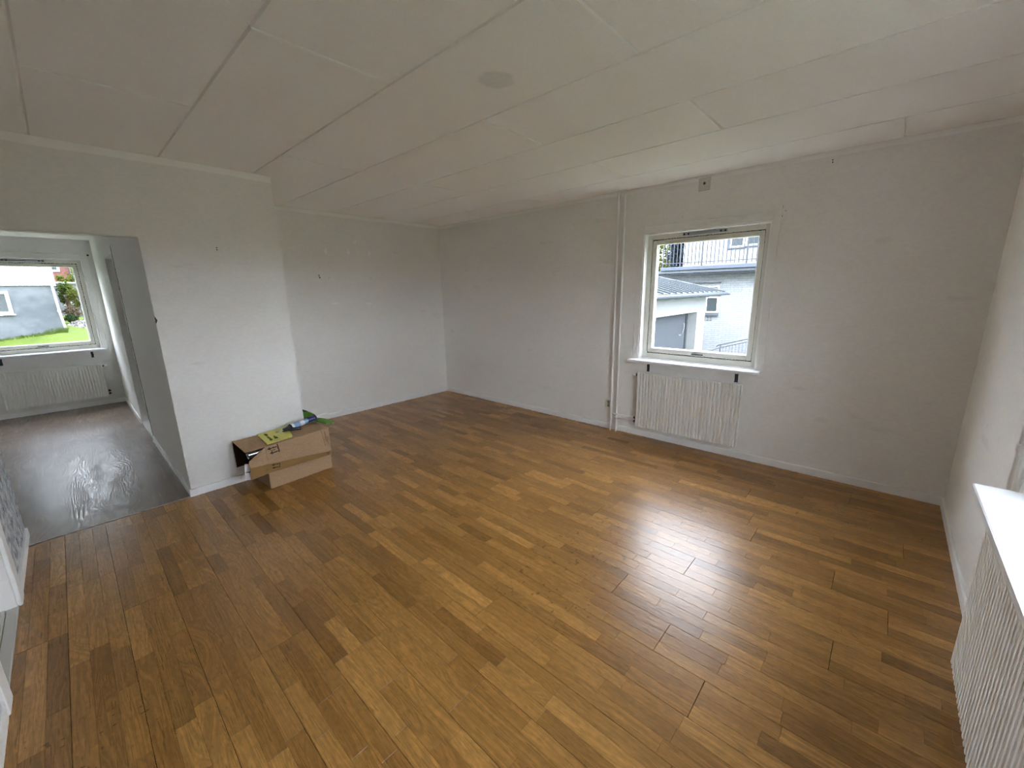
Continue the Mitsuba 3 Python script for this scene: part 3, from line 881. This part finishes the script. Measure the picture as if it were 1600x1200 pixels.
# metal tube in the open end, sheet of paper below it
k = 'metal_tube'
part(k, 'shell', lathe([(.026, 0), (.032, .004), (.032, .40)], (1.566, -3.322, .326), (0, 1, .03), 20), 'm_chrome', smooth=40)
part(k, 'end_cap', lathe([(.006, 0), (.023, .001), (.024, .005)], (1.566, -3.325, .326), (0, 1, .03), 16), 'm_gun')
label(k, 'shiny metal tube lying inside the open end of the long box', 'tube')
k = 'paper_sheet'
part(k, 'sheet', cat([panel([(1.595, -3.370, .135), (1.607, -3.331, .128), (1.604, -3.318, .266), (1.592, -3.357, .270)], .0012), panel([(1.585, -3.366, .137), (1.600, -3.326, .130), (1.598, -3.314, .262), (1.583, -3.353, .265)], .0012)]), 'm_paper')
part(k, 'printed_line', panel([(1.5985, -3.358, .196), (1.6070, -3.330, .193), (1.6068, -3.3295, .201), (1.5983, -3.3575, .204)], .0004), 'm_concrete')
label(k, 'folded white paper sticking out of the open end of the long box', 'paper')

# --- things lying on the long box; the top's plane
tn = np.cross(FTR - FTL, TBL - FTL)
tn /= np.linalg.norm(tn)
ty = (TBL - FTL) / np.linalg.norm(TBL - FTL)       # toward the wall
tx = np.cross(ty, tn)                              # along the box, to the right
tx = tx if tx[1] > 0 else -tx


def on_top(y_, x_, h=0.0):      # world y and x -> a point h above the top panel
    p = np.array([x_, y_, 0.0])
    p[2] = FTL[2] - (tn[0] * (x_ - FTL[0]) + tn[1] * (y_ - FTL[1])) / tn[2]
    return p + tn * h


k = 'yellow_packet'
q = [on_top(-3.172, 1.585), on_top(-2.965, 1.578), on_top(-2.905, 1.285), on_top(-3.160, 1.290)]
part(k, 'cover', panel([p + tn * .010 for p in q], .0085), 'm_yellow')
part(k, 'fold', panel([(q[0] * .48 + q[3] * .52) + tn * .0118, (q[1] * .48 + q[2] * .52) + tn * .0118, (q[1] * .44 + q[2] * .56) + tn * .0125, (q[0] * .44 + q[3] * .56) + tn * .0125], .0015), 'm_yellow')
pe, pv = (q[3] - q[0]), (q[1] - q[0])
for s0, s1, t0, t1 in ((.16, .30, .20, .30), (.32, .40, .21, .30), (.42, .52, .20, .29), (.55, .62, .21, .30), (.66, .86, .20, .31), (.20, .36, .40, .52), (.38, .44, .42, .50)):
    part(k, 'lettering', panel([q[0] + pe * s0 + pv * t0 + tn * .0108, q[0] + pe * s0 + pv * t1 + tn * .0108, q[0] + pe * s1 + pv * t1 + tn * .0108, q[0] + pe * s1 + pv * t0 + tn * .0108], .0006), 'm_print_olive')
label(k, 'flat yellow packet with dark lettering lying on the long box', 'packet')

# cartridge and the gun that holds it
c0, c1 = on_top(-2.905, 1.412, .034), on_top(-2.664, 1.345, .037)
ca = (c1 - c0) / np.linalg.norm(c1 - c0)
cl = np.linalg.norm(c1 - c0)
k = 'sealant_cartridge'
part(k, 'body', lathe([(.020, 0), (.0245, .002), (.0245, cl * .66)], c0, ca, 22), 'm_cartridge', smooth=40)
part(k, 'label_band', lathe([(.0252, cl * .30), (.0252, cl * .46)], c0, ca, 22), 'm_cartridge_white', smooth=40)
part(k, 'label_band', lathe([(.0252, cl * .62), (.0252, cl * .93), (.021, cl * .95)], c0, ca, 22), 'm_cartridge_navy', smooth=40)
part(k, 'end_ring', lathe([(.021, -.012), (.0275, -.010), (.0275, .012), (.0247, .014)], c0, ca, 22), 'm_cartridge_white', smooth=40)
part(k, 'nozzle', lathe([(.013, cl * .95), (.013, cl), (.009, cl + .012), (.0055, cl + .125), (.004, cl + .13)], c0, ca, 12), 'm_cartridge_white', smooth=40)
label(k, 'blue and white sealant cartridge with a white nozzle, held in the black gun', 'cartridge')
k = 'caulking_gun'
side = np.cross(ca, [0, 0, 1.0])
side /= np.linalg.norm(side)
upv = np.cross(side, ca)
part(k, 'cradle', cat([tube([c0 + side * s * .027 - upv * .018, c1 + side * s * .027 - upv * .018], .003, 8) for s in (-1, 1)] + [lathe([(.010, cl * .955), (.030, cl * .957), (.030, cl * .972), (.010, cl * .975)], c0, ca, 18)]), 'm_gun')
part(k, 'end_plate', lathe([(.008, -.020), (.030, -.019), (.030, -.013), (.008, -.012)], c0, ca, 18), 'm_gun')
b0 = c0 - ca * .014
part(k, 'frame', hull([b0 + side * s * .011 + upv * u - ca * d for s in (-1, 1) for u, d in ((-.016, 0), (.020, 0), (.012, .070), (-.014, .080))]), 'm_gun')
part(k, 'plunger_rod', tube([b0 - ca * .01, b0 - ca * .12], .004, 8), 'm_steel')
part(k, 'rod_hook', tube([b0 - ca * .12, b0 - ca * .126 - side * .012, b0 - ca * .12 - side * .026], .004, 8), 'm_steel')
h0 = b0 - ca * .060 - upv * .004
part(k, 'grip', tube([h0, h0 + side * .040 + ca * .022, h0 + side * .085 + ca * .050, h0 + side * .122 + ca * .074], [.011, .010, .009, .007], 10), 'm_gun', smooth=40)
part(k, 'trigger', tube([b0 - ca * .012 - upv * .004, b0 + side * .032 + ca * .008 - upv * .006, b0 + side * .075 + ca * .046 - upv * .008], [.008, .007, .005], 10), 'm_gun', smooth=40)
label(k, 'black caulking gun lying on the long box with a cartridge in it', 'caulking gun')


# green gloves draped behind the cartridge
def sheet(fn, nu, nv, t):
    """A doubled sheet with the surface fn(u, v), u and v from 0 to 1, and thickness t."""
    g = np.array([[fn(u, v) for v in np.linspace(0, 1, nv)] for u in np.linspace(0, 1, nu)], float)
    du, dv = np.gradient(g, axis=0), np.gradient(g, axis=1)
    n = np.cross(du, dv)
    n /= np.linalg.norm(n, axis=2, keepdims=True) + 1e-12
    a, b = (g + n * t / 2).reshape(-1, 3), (g - n * t / 2).reshape(-1, 3)
    v = np.vstack([a, b])
    f, m = [], nu * nv
    for i in range(nu - 1):
        for j in range(nv - 1):
            q = i * nv + j
            f += [[q, q + nv, q + nv + 1], [q, q + nv + 1, q + 1], [m + q, m + q + nv + 1, m + q + nv], [m + q, m + q + 1, m + q + nv + 1]]
    ring = [i * nv for i in range(nu)] + [(nu - 1) * nv + j for j in range(1, nv)] + [i * nv + nv - 1 for i in range(nu - 2, -1, -1)] + [j for j in range(nv - 2, 0, -1)]
    for a_, b_ in zip(ring, ring[1:] + ring[:1]):
        f += [[a_, b_, m + b_], [a_, m + b_, m + a_]]
    return trimesh.Trimesh(v, f, process=False)


def cuff(u, v):      # a ribbed cuff standing up behind the cartridge
    yy = -2.738 + .112 * u
    hh = (.098 - .070 * u ** 1.6) * v
    rib = .004 * math.sin(u * 44)
    return (1.222 + .022 * math.sin(u * 3.1) + rib + .010 * v, yy + rib, .414 + hh)


k = 'work_glove'
part(k, 'cuff', sheet(cuff, 40, 8, .004), 'm_green', smooth=50)
part(k, 'hem', tube([np.array(cuff(u, 1.0)) for u in np.linspace(0, .38, 9)], [.011, .012, .011, .009, .007, .006, .005, .004, .003], 8), 'm_gun', smooth=50)
label(k, 'dark green ribbed glove standing up behind the navy end of the cartridge', 'glove', 'green work gloves')


def lobe(u, v):      # a soft lobe hanging over the box's far right corner
    w = .075 * math.sin(math.pi * (.10 + .80 * u)) ** .6
    xx = 1.265 + .225 * u + .010 * math.sin(7 * v)
    yy = -2.628 + .020 * u + (v - .5) * 2 * w
    zz = .422 + .012 * math.sin(math.pi * u) * math.sin(math.pi * v) - .30 * max(0.0, yy + 2.66) + .004 * math.sin(16 * v + 3 * u)
    return (xx, yy, zz)


k = free('work_glove')
COUNT[k] = 1
part(k, 'palm', sheet(lobe, 22, 12, .012), 'm_green', smooth=60)
part(k, 'hem', tube([np.array(lobe(u, 1.0)) + (0, 0, .002) for u in np.linspace(.15, 1, 12)], .009, 10), 'm_green_pale', smooth=60)
label(k, 'bright green glove drooping over the right end of the long box', 'glove', 'green work gloves')

# ================================================================== outdoors
def leaves(center, radii, n, size, seed, flatten=1.0):
    """n small leaves scattered through an ellipsoid, in clumps."""
    rg = np.random.default_rng(seed)
    m = max(4, n // 45)
    d = rg.normal(size=(m, 3))
    d /= np.linalg.norm(d, axis=1, keepdims=True)
    clumps = d * rg.uniform(.35, 1.0, (m, 1)) ** .5
    pts = clumps[rg.integers(0, m, n)] + rg.normal(size=(n, 3)) * .17
    pts = np.asarray(center) + pts * np.asarray(radii)
    a = rg.normal(size=(n, 3))
    a /= np.linalg.norm(a, axis=1, keepdims=True)
    b = np.cross(a, rg.normal(size=(n, 3)))
    b /= np.linalg.norm(b, axis=1, keepdims=True)
    s = size * rg.uniform(.6, 1.3, (n, 1))
    v = np.stack([pts - a * s, pts + b * s * .45, pts + a * s, pts - b * s * .45], 1).reshape(-1, 3)
    i = np.arange(n)[:, None] * 4
    return trimesh.Trimesh(v, np.vstack([i + [0, 1, 2], i + [0, 2, 3]]), process=False)


def plant(key, text, cat_, center, radii, n, size, seed, mat, stem=True, group=None):
    key = free(key)
    COUNT[key] = 1
    k = part(key, 'foliage', leaves(center, radii, n, size, seed), mat)
    label(k, 'leaves', kind='stuff')
    if stem:
        rg = np.random.default_rng(seed + 9)
        ms = []
        for i in range(5):
            o = np.array(center) + np.array([rg.uniform(-.3, .3), rg.uniform(-.3, .3), -1.05]) * radii
            o[2] = lawn_z(o[0], o[1]) - .03
            e = np.array(center) + rg.uniform(-.5, .5, 3) * radii
            ms.append(tube([o, (o + e) / 2 + rg.normal(size=3) * .03, e], [.03, .022, .010], 6))
        part(key, 'stems', cat(ms), 'm_bark')
    label(key, text, cat_, group or 'bushes behind the lawn')


def h14(y):
    return np.interp(y, [-9, -5.5, -4.15, -3.6, -2.0], [.30, .47, .655, .55, .45])


def lawn_z(x, y):
    x, y = np.asarray(x, float), np.asarray(y, float)
    t = np.clip((-4.0 - x) / 10.0, 0, 1)
    return h14(y) * t + (-.35) * (1 - t) + np.clip(-14 - x, 0, None) * .022


def terrain(xs, ys, fn):
    X, Y = np.meshgrid(xs, ys, indexing='ij')
    v = np.stack([X, Y, fn(X, Y)], -1).reshape(-1, 3)
    n, m = len(xs), len(ys)
    i, j = np.meshgrid(np.arange(n - 1), np.arange(m - 1), indexing='ij')
    q = (i * m + j).ravel()
    return trimesh.Trimesh(v, np.vstack([np.stack([q, q + m, q + m + 1], 1), np.stack([q, q + m + 1, q + 1], 1)]), process=False)


struct('lawn', terrain(np.r_[np.linspace(-60, -16, 12), np.linspace(-15, -4.0, 34)], np.r_[np.linspace(-40, -10, 10), np.linspace(-9, -1, 33), np.linspace(2, 30, 8)],
                       lambda x, y: lawn_z(x, y) + .02 * (meshkit.fbm(np.stack([x, y, x * 0], -1) * 1.7, 3) - .5)), 'm_grass', 'bright green lawn outside the kitchen window', smooth=True)
struct('yard', terrain(np.r_[-4.0, np.linspace(-3.9, 60, 12)], np.linspace(-60, 60, 17), lambda x, y: x * 0 - 1.2), 'm_yard', 'mown yard around the house, below the windows')

# grass tufts along the foot of the grey house
rg = np.random.default_rng(4)
bl = []
for i in range(900):
    y_ = -4.1 - 3.2 * rg.random() ** 1.6
    x_ = -13.93 + rg.random() * .45
    z_ = float(lawn_z(x_, y_)) - .01
    h_ = rg.uniform(.04, .11) * (1.7 if y_ > -4.55 else 1.0)
    dx, dy = rg.normal(size=2) * .35 * h_
    w = .006
    bl.append([[x_, y_ - w, z_], [x_, y_ + w, z_], [x_ + dx, y_ + dy, z_ + h_]])
bl = np.array(bl).reshape(-1, 3)
k = 'grass_tufts'
scene[k] = mikit.ply((bl, np.arange(len(bl)).reshape(-1, 3)), 'm_leaf')
COUNT[k] = 1
label(k, 'longer grass at the foot of the grey house wall', 'grass', kind='stuff')

# ---- grey house beyond the lawn
k = 'grey_house'
part(k, 'plinth', wall_slab('x', -14.0, -.3, -13.0, -4.13, -.4, 2.02, [(-6.55, -5.09, 1.195, 1.866)]), 'm_plinth')
part(k, 'upper_wall', wall_slab('x', -13.965, -.34, -13.05, -4.10, 2.02, 6.2, [(-9.2, -7.9, 3.2, 4.5)]), 'm_render_cream')
part(k, 'side_wall', wall_slab('y', -4.13, -.3, -22.0, -14.3, -.4, 6.2, []), 'm_render_cream')
part(k, 'corner_board', box(-14.02, -13.955, -4.155, -4.095, 2.02, 6.2, .004), 'm_white')
wk = part(k, 'window', cat([box(-14.02, -13.97, -5.165, -5.092, 1.20, 1.862, .004), box(-14.02, -13.97, -6.545, -6.475, 1.20, 1.862, .004), box(-14.02, -13.97, -6.475, -5.165, 1.79, 1.862, .004), box(-14.02, -13.97, -6.475, -5.165, 1.20, 1.272, .004)]), 'm_white')
part(wk, 'pane', box(-14.03, -14.01, -6.48, -5.16, 1.268, 1.795), 'm_window_dark')
part(wk, 'sill', box(-14.02, -13.93, -6.58, -5.055, 1.165, 1.195, .004), 'm_white')
wk = part(k, 'window', cat([box(-14.0, -13.945, -9.2, -9.12, 3.2, 4.5), box(-14.0, -13.945, -7.98, -7.9, 3.2, 4.5), box(-14.0, -13.945, -9.12, -7.98, 4.42, 4.5), box(-14.0, -13.945, -9.12, -7.98, 3.2, 3.28)]), 'm_white')
part(wk, 'pane', box(-14.0, -13.98, -9.13, -7.97, 3.27, 4.43), 'm_window_dark')
part(k, 'roof', hull([[-13.4, -13.6, 6.15], [-13.4, -3.6, 6.15], [-22.4, -3.6, 6.15], [-22.4, -13.6, 6.15], [-18.0, -13.6, 8.6], [-18.0, -3.6, 8.6]]), 'm_roof')
dk = part(k, 'downspout', tube([(-13.89, -4.205, 6.1), (-13.89, -4.20, 3.0), (-13.89, -4.165, 1.25), (-13.89, -4.125, .70)], .032, 12), 'm_render_white', smooth=40)
for z in (1.22, 2.6):
    part(dk, 'collar', lathe([(.036, 0), (.042, .005), (.042, .045), (.036, .05)], (-13.89, -4.165 if z < 2 else -4.192, z), (0, 0, 1), 12), 'm_render_white')
label(k, 'white house with a stained grey plinth and small basement window, beyond the lawn', 'house')

# ---- red brick house far behind
k = 'brick_house'
part(k, 'wall', wall_slab('x', -34.0, -.3, -10.0, 5.0, .8, 9.0, [(-5.2, -3.72, 3.32, 4.6)]), 'm_red_brick')
part(k, 'plinth', box(-33.99, -33.93, -10.0, 5.0, .8, 2.62), 'm_concrete')
wk = part(k, 'window', cat([box(-34.06, -33.95, -3.82, -3.70, 3.30, 4.6), box(-34.06, -33.95, -5.2, -5.10, 3.30, 4.6), box(-34.06, -33.95, -5.1, -3.82, 3.30, 3.41), box(-34.06, -33.95, -5.1, -3.82, 4.5, 4.6)]), 'm_white')
part(wk, 'mullion', box(-34.05, -33.97, -4.09, -4.03, 3.41, 4.5), 'm_white')
part(wk, 'pane', box(-34.1, -34.07, -5.1, -3.82, 3.40, 4.51), 'm_window_dark')
part(k, 'downspout', tube([(-33.9, -3.22, 9.0), (-33.9, -3.22, 2.4)], .07, 8), 'm_gutter')
part(k, 'roof', hull([[-33.2, -10.6, 8.9], [-33.2, 5.6, 8.9], [-42, 5.6, 8.9], [-42, -10.6, 8.9], [-37.5, -10.6, 11.5], [-37.5, 5.6, 11.5]]), 'm_roof')
label(k, 'red brick house with a white window far behind the bushes', 'house')

k = 'garden_wall'
part(k, 'wall', box(-24.3, -24.0, -5.2, -.5, .6, 2.32), 'm_concrete')
part(k, 'coping', box(-24.36, -23.94, -5.25, -.45, 2.32, 2.40, .01), 'm_render_white')
label(k, 'grey garden wall between the bushes and the red brick house', 'wall')

plant('bush', 'yellow-green bush in front of the grey garden wall', 'bush', (-20.6, -3.42, 1.72), (.45, .36, .50), 1100, .065, 21, 'm_leaf_yellow')
plant('bush', 'fresh green bush at the corner of the white and grey house', 'bush', (-21.2, -3.86, 1.86), (.45, .24, .42), 900, .065, 22, 'm_leaf')
plant('bush', 'tall yellow-green shrub in front of the red brick house', 'bush', (-29.0, -3.22, 2.75), (.6, .36, .62), 900, .085, 23, 'm_leaf_yellow')
plant('bush', 'dry brown shrub low behind the gravel heap', 'bush', (-19.4, -3.72, 1.12), (.35, .32, .20), 700, .05, 24, 'm_dry')
plant('bush', 'dark green low bush beside the downspout', 'bush', (-17.5, -3.92, .88), (.3, .17, .15), 700, .042, 25, 'm_leaf_dark')
plant('bush', 'small pale green bush before the garden wall', 'bush', (-27.5, -3.78, 2.62), (.5, .22, .22), 420, .07, 26, 'm_leaf_yellow')
rg = np.random.default_rng(8)
for i, (y_, z_, r_) in enumerate(((-3.97, 1.52, .10), (-3.84, 1.42, .12), (-3.72, 1.36, .10), (-3.92, 1.30, .09), (-3.60, 1.30, .10))):
    k = free('boulder')
    COUNT[k] = 1
    m = trimesh.creation.icosphere(subdivisions=2, radius=1.0)
    vv = np.array(m.vertices)
    vv *= 1 + .45 * (meshkit.fbm(vv * 1.4 + i * 7, 3) - .5)[:, None]
    part(k, 'stone', trimesh.Trimesh(vv * (r_, r_ * 1.15, r_ * .75) + (-22.6 - .35 * i, y_, z_), m.faces, process=False), 'm_stone', smooth=50)
    label(k, ('pale rock highest in the slope behind the downspout', 'pale rock second from the top in the slope', 'pale rock in the middle of the slope beside the yellow-green bush', 'small pale rock lowest on the left of the slope', 'small pale rock farthest right in the slope')[i], 'rock', 'rocks in the slope')

# gravel heap: a mound with its stones
xs, ys = np.linspace(-18.4, -15.2, 26), np.linspace(-4.05, -2.3, 26)


def heap(x, y):
    r = np.sqrt(((x + 16.8) / 1.6) ** 2 + ((y + 3.20) / .92) ** 2)
    return lawn_z(x, y) - .05 + .42 * np.clip(1 - r, 0, 1) ** .8


gm = [terrain(xs, ys, lambda x, y: heap(x, y) + .03 * (meshkit.fbm(np.stack([x, y, x * 0], -1) * 9, 2) - .5))]
for i in range(420):
    x_, y_ = rg.uniform(-18.2, -15.3), rg.uniform(-3.98, -2.6)
    s = rg.uniform(.012, .035)
    p8 = rg.normal(size=(9, 3)) * s * .8
    if heap(x_, y_) - lawn_z(x_, y_) > -.02:
        gm.append(hull(p8 + (x_, y_, float(heap(x_, y_)) + s * .5)))
scene['gravel_heap'] = mikit.ply(cat(gm), 'm_stone')
COUNT['gravel_heap'] = 1
label('gravel_heap', 'pale gravel heap behind the lawn, right of the downspout', 'gravel', kind='stuff')

# ---- white brick house across the yard, with its terrace
k = 'white_brick_house'
part(k, 'wall', wall_slab('y', 12.0, .3, -1.75, 14.0, -1.3, 2.10, [(0.21, 0.665, .70, 1.275), (-.45, 0.655, 1.45, 1.645)]), 'm_white_brick')
part(k, 'side_wall', wall_slab('x', -1.75, .3, 12.3, 22.0, -1.3, 2.10, []), 'm_white_brick')
wk = part(k, 'window', cat([box(.21, .262, 11.985, 12.04, .70, 1.275), box(.613, .665, 11.985, 12.04, .70, 1.275), box(.262, .613, 11.985, 12.04, 1.222, 1.275), box(.262, .613, 11.985, 12.04, .70, .745)]), 'm_white')
part(wk, 'pane', box(.255, .62, 12.02, 12.03, .74, 1.23), 'm_window_dark')
part(wk, 'sill', box(.17, .69, 11.90, 12.0, .585, .695, .006), 'm_gutter')
wk = part(k, 'window', cat([box(-.45, -.40, 11.985, 12.04, 1.45, 1.645), box(.605, .655, 11.985, 12.04, 1.45, 1.645), box(-.40, .605, 11.985, 12.04, 1.61, 1.645)]), 'm_white')
part(wk, 'pane', box(-.41, .61, 12.02, 12.03, 1.45, 1.615), 'm_window_dark')
part(k, 'window_hood', box(-.60, .70, 11.90, 12.0, 1.755, 1.785), 'm_rail')
part(k, 'wall_band', box(.69, .715, 11.985, 12.0, .69, 1.755), 'm_render_white')
for i in range(3):
    for j in range(2):
        part(k, 'vent_block', box(.20 + i * .11, .26 + i * .11, 11.985, 11.998, .485 - j * .085, .525 - j * .085), 'm_gutter')
part(k, 'terrace', box(-1.30, 14.0, 11.35, 14.0, 2.225, 2.350, .01), 'm_deck')
part(k, 'fascia', box(-1.60, 14.0, 11.42, 11.9, 2.118, 2.222, .008), 'm_gutter')
gk = part(k, 'gutter', tube([(-2.1, 11.50, 2.085), (3.0, 11.50, 2.088), (14.0, 11.50, 2.09)], .035, 10), 'm_rail', smooth=40)
part(k, 'gutter_outlet', lathe([(.10, .0), (.045, -.11), (.04, -.14)], (-1.18, 11.50, 2.06), (0, 0, 1), 10), 'm_gutter')
part(k, 'upper_wall', wall_slab('y', 14.0, .3, -1.46, 14.0, 2.35, 6.0, [(0.33, .82, 3.10, 4.4), (.86, 2.2, 3.13, 4.4)]), 'm_render_white')
for a, b, z in ((.33, .82, 3.10), (.86, 2.2, 3.13)):
    wk = part(k, 'window', cat([box(a, a + .05, 13.97, 14.05, z, 4.4), box(b - .05, b, 13.97, 14.05, z, 4.4), box(a + .05, b - .05, 13.97, 14.05, z, z + .05), box(a + .05, b - .05, 13.97, 14.05, 4.35, 4.4)]), 'm_white')
    part(wk, 'pane', box(a + .04, b - .04, 14.03, 14.04, z + .04, 4.36), 'm_window_dark')
    part(wk, 'sill', box(a - .05, b + .03, 13.93, 14.0, z - .05, z - .005), 'm_gutter')
part(k, 'shutter', box(.235, .315, 13.96, 14.0, 3.03, 4.4), 'm_deck')
part(k, 'roof', hull([[-2.0, 13.4, 5.95], [14.5, 13.4, 5.95], [14.5, 22, 5.95], [-2.0, 22, 5.95], [14.5, 17.7, 8.2], [-2.0, 17.7, 8.2]]), 'm_roof')
label(k, 'white brick house with a roof terrace across the yard', 'house')

k = 'terrace_railing'
for z in (2.485, 3.42):
    part(k, 'rail', box(-1.28, 9.0, 11.485, 11.515, z - .012, z + .012), 'm_rail')
for x in (-1.27, -.63, .128, 1.555, 2.98, 4.4, 5.8, 7.2, 8.6):
    part(k, 'post', box(x - .02, x + .02, 11.48, 11.52, 2.33, 3.42), 'm_rail')
    part(k, 'foot', box(x - .05, x + .05, 11.46, 11.54, 2.345, 2.362), 'm_rail')
x = -1.14
while x < 9.0:
    if min(abs(x - q) for q in (-.63, .128, 1.555, 2.98, 4.4, 5.8, 7.2, 8.6)) > .04:
        part(k, 'bar', box(x - .011, x + .011, 11.489, 11.511, 2.40, 3.42), 'm_rail')
    x += .1295
label(k, 'dark steel railing with thin upright bars on the roof terrace', 'railing')

# ---- garage between the two houses
k = 'garage'
part(k, 'front_wall', wall_slab('x', 1.0, -.25, 2.2, 9.56, -1.3, 1.36, [(3.2, 8.83, -1.25, .885)]), 'm_render_white')
part(k, 'side_wall', wall_slab('y', 9.56, -.25, -5.2, .75, -1.3, 1.36, []), 'm_render_white')
part(k, 'near_wall', wall_slab('y', 2.2, .25, -5.2, .75, -1.3, 1.36, []), 'm_render_white')
part(k, 'jamb', wall_slab('y', 8.828, .01, .60, .998, -1.25, .885, []), 'm_render_white')
dk = part(k, 'door', wall_slab('x', .74, -.04, 3.2, 8.80, -1.22, .885, []), 'm_door_grey')
part(dk, 'edge', box(.735, .77, 8.62, 8.74, -1.22, .88), 'm_rail')
part(dk, 'handle', cat([tube([(.78, 8.40, .58), (.80, 8.42, .48), (.80, 8.36, .36), (.78, 8.34, .28)], .012, 8), tube([(.78, 8.06, .26), (.79, 8.12, .22), (.78, 8.2, .25)], .012, 8)]), 'm_render_white')
SL = .30
EX, EZ, Y1, Y0 = 1.35, 1.455, 10.15, 1.6


def rz(d):
    return EZ + SL * d


DM = 3.3
roof_pts = [[EX, Y0, EZ], [EX, Y1, EZ], [EX - DM, Y1 - DM, rz(DM)], [EX - DM, Y0, rz(DM)]]
rk = part(k, 'roof', cat([panel(roof_pts, .05), panel([[EX, Y1, EZ], [EX - 2 * DM, Y1, EZ], [EX - DM, Y1 - DM, rz(DM)]], .05), panel([[EX - 2 * DM, Y1, EZ], [EX - 2 * DM, Y0, EZ], [EX - DM, Y0, rz(DM)], [EX - DM, Y1 - DM, rz(DM)]], .05)]), 'm_roof')
y = Y1 - .35
while y > Y0 + .2:
    d = min(DM, Y1 - y)
    a, b = np.array([EX, y, EZ]), np.array([EX - d, y, rz(d)])
    part(rk, 'seam', cat([hull([q + (0, s * .020, h) for q in (a, b) for s in (-1, 1) for h in (0.002, .045)])]), 'm_seam')
    y -= .40
part(rk, 'hip_cap', tube([(EX, Y1, EZ + .02), (EX - DM, Y1 - DM, rz(DM) + .02)], .04, 6), 'm_seam')
part(k, 'fascia', box(EX + .001, EX + .014, Y0, Y1, EZ - .085, EZ + .012), 'm_gutter')
part(k, 'gutter', tube([(EX + .03, Y0, EZ - .06), (EX + .03, Y1 + .05, EZ - .055)], .05, 10), 'm_gutter', smooth=40)
part(k, 'gutter_end', tube([(EX + .03, Y1 + .02, EZ - .055), (EX + .10, Y1 + .22, EZ - .075)], [.045, .02], 8), 'm_gutter')
y = Y1 - .3
while y > Y0:
    part(k, 'rafter_tail', box(1.0, EX - .02, y - .03, y + .03, EZ - .13, EZ - .07), 'm_roof')
    y -= .55
label(k, 'white rendered garage with a grey standing seam roof and a grey door', 'garage')

# ---- stair railing and bins low in the yard
k = 'stair_railing'


def rl(t, off):
    return np.array([1.20 + 1.6 * t, 10.5, -.295 + .495 * t + off])


part(k, 'handrail', tube([rl(-.03, -.03), rl(0, 0), rl(.5, 0), rl(1, 0)], .016, 8), 'm_gutter')
part(k, 'lower_rail', tube([rl(-.25, -.17), rl(.0, -.10), rl(.5, -.09), rl(1, -.09)], .011, 8), 'm_gutter')
for t in (.05, .95):
    part(k, 'post', tube([rl(t, 0), rl(t, -1.05 - .49 * t)], .018, 8), 'm_gutter')
for i in range(14):
    t = .10 + i * .06
    part(k, 'bar', tube([rl(t, -.09), rl(t, -.75)], .006, 6), 'm_deck')
label(k, 'slanting grey stair railing low in front of the white brick house', 'railing')
k = 'outdoor_stairs'
for i in range(6):
    part(k, 'step', box(1.25 + i * .28, 3.2, 10.62, 11.7, -1.2 + .0 * i, -1.05 + i * .15), 'm_concrete')
label(k, 'concrete outdoor steps behind the slanting stair railing', 'stairs')
for i, x in enumerate((1.605, 1.985)):
    k = free('plant_pot')
    COUNT[k] = 1
    part(k, 'pot', lathe([(.035, 0), (.05, .10), (.052, .11), (.040, .105), (.038, .02)], (x, 10.30, -.60), (0, 0, 1), 12), 'm_gutter')
    part(k, 'stand', tube([(x, 10.30, -1.2), (x, 10.30, -.60)], .03, 8), 'm_gutter')
    label(k, ('grey post with a pot, left one in front of the slanting stair railing', 'grey post with a pot, right one in front of the slanting stair railing')[i], 'pot', 'pots on posts')

# ---- trees left of the white brick house
def tree(text, base, crown, radii, n, size, seed, mat):
    key = free('tree')
    COUNT[key] = 1
    base, crown = np.array(base, float), np.array(crown, float)
    part(key, 'trunk', tube([base, base * .45 + crown * .55 + (.1, .05, 0), crown], [.16, .11, .05], 8), 'm_bark', smooth=50)
    rg2 = np.random.default_rng(seed)
    for i in range(6):
        e = crown + rg2.uniform(-.7, .7, 3) * radii
        part(key, 'branch', tube([base * .35 + crown * .65, (crown + e) / 2, e], [.06, .04, .015], 6), 'm_bark')
    kk = part(key, 'crown', leaves(crown, radii, n, size, seed), mat)
    label(kk, 'leaves', kind='stuff')
    label(key, text, 'tree', 'trees beside the white brick house')


tree('bluish dark tree behind the left end of the terrace railing', (-2.3, 17.0, -1.2), (-2.45, 17.0, 3.35), (.75, .7, 1.15), 3200, .10, 31, 'm_leaf_blue')
tree('pale green tree at the far left of the view through the back window', (-4.6, 20.0, -1.2), (-4.55, 20.0, 3.4), (.9, .8, 1.7), 1700, .12, 32, 'm_leaf_yellow')
